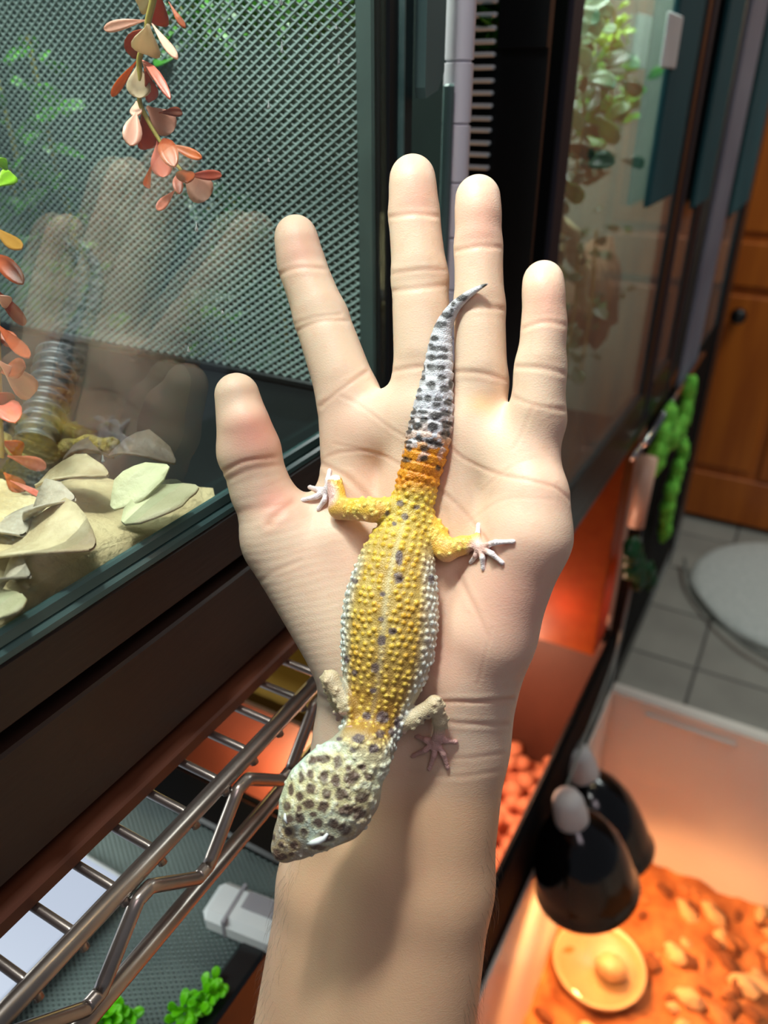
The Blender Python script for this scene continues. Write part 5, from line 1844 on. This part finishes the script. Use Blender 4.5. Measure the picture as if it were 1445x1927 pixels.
# chips of bark
rr = random.Random(21)
chip_me = []
for i in range(6):
    o = MB().blob((0, 0, 0), (1, .62, .42), 90 + i, .28, 8, 5).build('bark_chip', M[('chip', 'chip_pale', 'chip_dark')[i % 3]], smooth=False, origin=(0, 0, 0))
    auto_smooth(o, 50)
    chip_me.append(o)
n = 0
while n < 150:
    x, y = rr.uniform(ix0 + .02, .30), rr.uniform(.62, 1.14)
    if math.hypot(x - DC.x, y - DC.y) < .10:
        continue
    o = chip_me[n] if n < 6 else chip_me[n % 6].copy()
    if n >= 6:
        COL.objects.link(o)
    s = rr.uniform(.012, .027)
    o.scale = (s, s, s)
    o.location = (x, y, bed_h(x, y) + s * .22)
    o.rotation_euler = (rr.uniform(-.5, .5), rr.uniform(-.5, .5), rr.uniform(0, 6.28))
    kd_ = n % 3
    near = y < .88
    tone = ('mid orange', 'pale', 'dark brown')[kd_]
    where = 'near half of the white tub\'s bedding' if near else 'far half of the white tub\'s bedding'
    tag(o, tone + ' bark chip on the ' + where, 'bark chip', tone + ' bark chips, ' + ('near half' if near else 'far half'))
    n += 1

# warm point lights added out of view to make glints on the domes
for x, y in ((.16, .78), (.26, .90)):
    point_light('glint_light', (x, y, 2.42), 1.6, (1, .78, .42), .022)
# ---- dome lamps hanging over the tub


def dome_lamp(label, c, r, tilt, power):
    c = Vector(c)
    t = thing('dome_lamp', label, 'lamp', c)
    mt = Matrix.Translation(c) @ Matrix.Rotation(tilt[0], 4, 'X') @ Matrix.Rotation(tilt[1], 4, 'Y')
    k = r / .075
    prof = [(.0745, .002), (.0765, .0), (.0775, .004), (.0735, .012), (.0725, .03), (.069, .06), (.061, .092), (.048, .118), (.034, .134), (.024, .142)]
    inner = [(x - .0022, z - .001) for x, z in reversed(prof[3:])]
    full = [(a * k, z * k) for a, z in inner[::-1][::-1] + prof]
    MB().lathe([(a * k, z * k) for a, z in inner] + [(a * k, z * k) for a, z in prof], mt, 44).build('shade', M['dome'], t, smooth=True)
    MB().lathe([(.0001, .128 * k), (.0235 * k, .130 * k), (.0245 * k, .150 * k), (.022 * k, .178 * k), (.017 * k, .19 * k), (.0001, .191 * k)], mt, 24).build('socket', M['ceramic'], t, smooth=True)
    MB().lathe([(.0001, .030 * k), (.018 * k, .036 * k), (.027 * k, .055 * k), (.022 * k, .08 * k), (.014 * k, .10 * k), (.013 * k, .127 * k)], mt, 20).build('bulb', M['heat_bulb'], t, smooth=True)
    top = mt @ Vector((0, 0, .19 * k))
    pts = bent([tuple(top), (CX + .02, top.y + .09, CR - .03), (CX + .012, 1.12, CR + .012), (CX + .010, 1.165, .80)], 8)
    MB().tube(pts, .0022, 6).build('cord', M['cable'], t, smooth=True)
    d = bpy.data.lights.new('heat_spot', 'SPOT')
    d.energy = power; d.color = (1, .44, .16); d.spot_size = R(125); d.spot_blend = .6; d.shadow_soft_size = .03
    o = bpy.data.objects.new('heat_spot', d); COL.objects.link(o)
    o.location = mt @ Vector((0, 0, .02 * k))
    o.rotation_euler = mt.to_euler()
    return t


p1 = CAMPOS + sight(1099, 1668) * 1.10
p2 = CAMPOS + sight(1108, 1600) * 1.30
dome_lamp('glossy black dome lamp hanging over the white tub, nearer of the two', (max(p1.x, CX + .082), p1.y, p1.z), .0715, (R(4), R(-15)), 7.5)
dome_lamp('glossy black dome lamp hanging behind the nearer dome', (max(p2.x, CX + .078), p2.y + .01, p2.z), .080, (R(-4), R(-22)), 7.5)

# ================================================================== FLOOR THINGS
mc = on_z(1405, 1105, 0)
mr = thing('round_mat', 'round white plush mat on the tile floor before the wooden door', 'mat', (mc.x + .16, mc.y, 0))
MB().lathe([(.0001, .03), (.2, .032), (.31, .03), (.335, .02), (.34, .006), (.32, .0), (.0001, .0)], Matrix.Translation((mc.x + .16, mc.y, 0.0005)), 48).build('cushion', M['mat_white'], mr, smooth=True)
P = [on_z(u, v, .036) for u, v in ((1288, 1052), (1300, 1100), (1345, 1160), (1400, 1210), (1460, 1245))]
tag(MB().tube(bent([tuple(p) for p in P], 6), .006, 8).build('grey_cable', M['cable'], smooth=True), 'grey cable curving over the round white mat', 'cable')
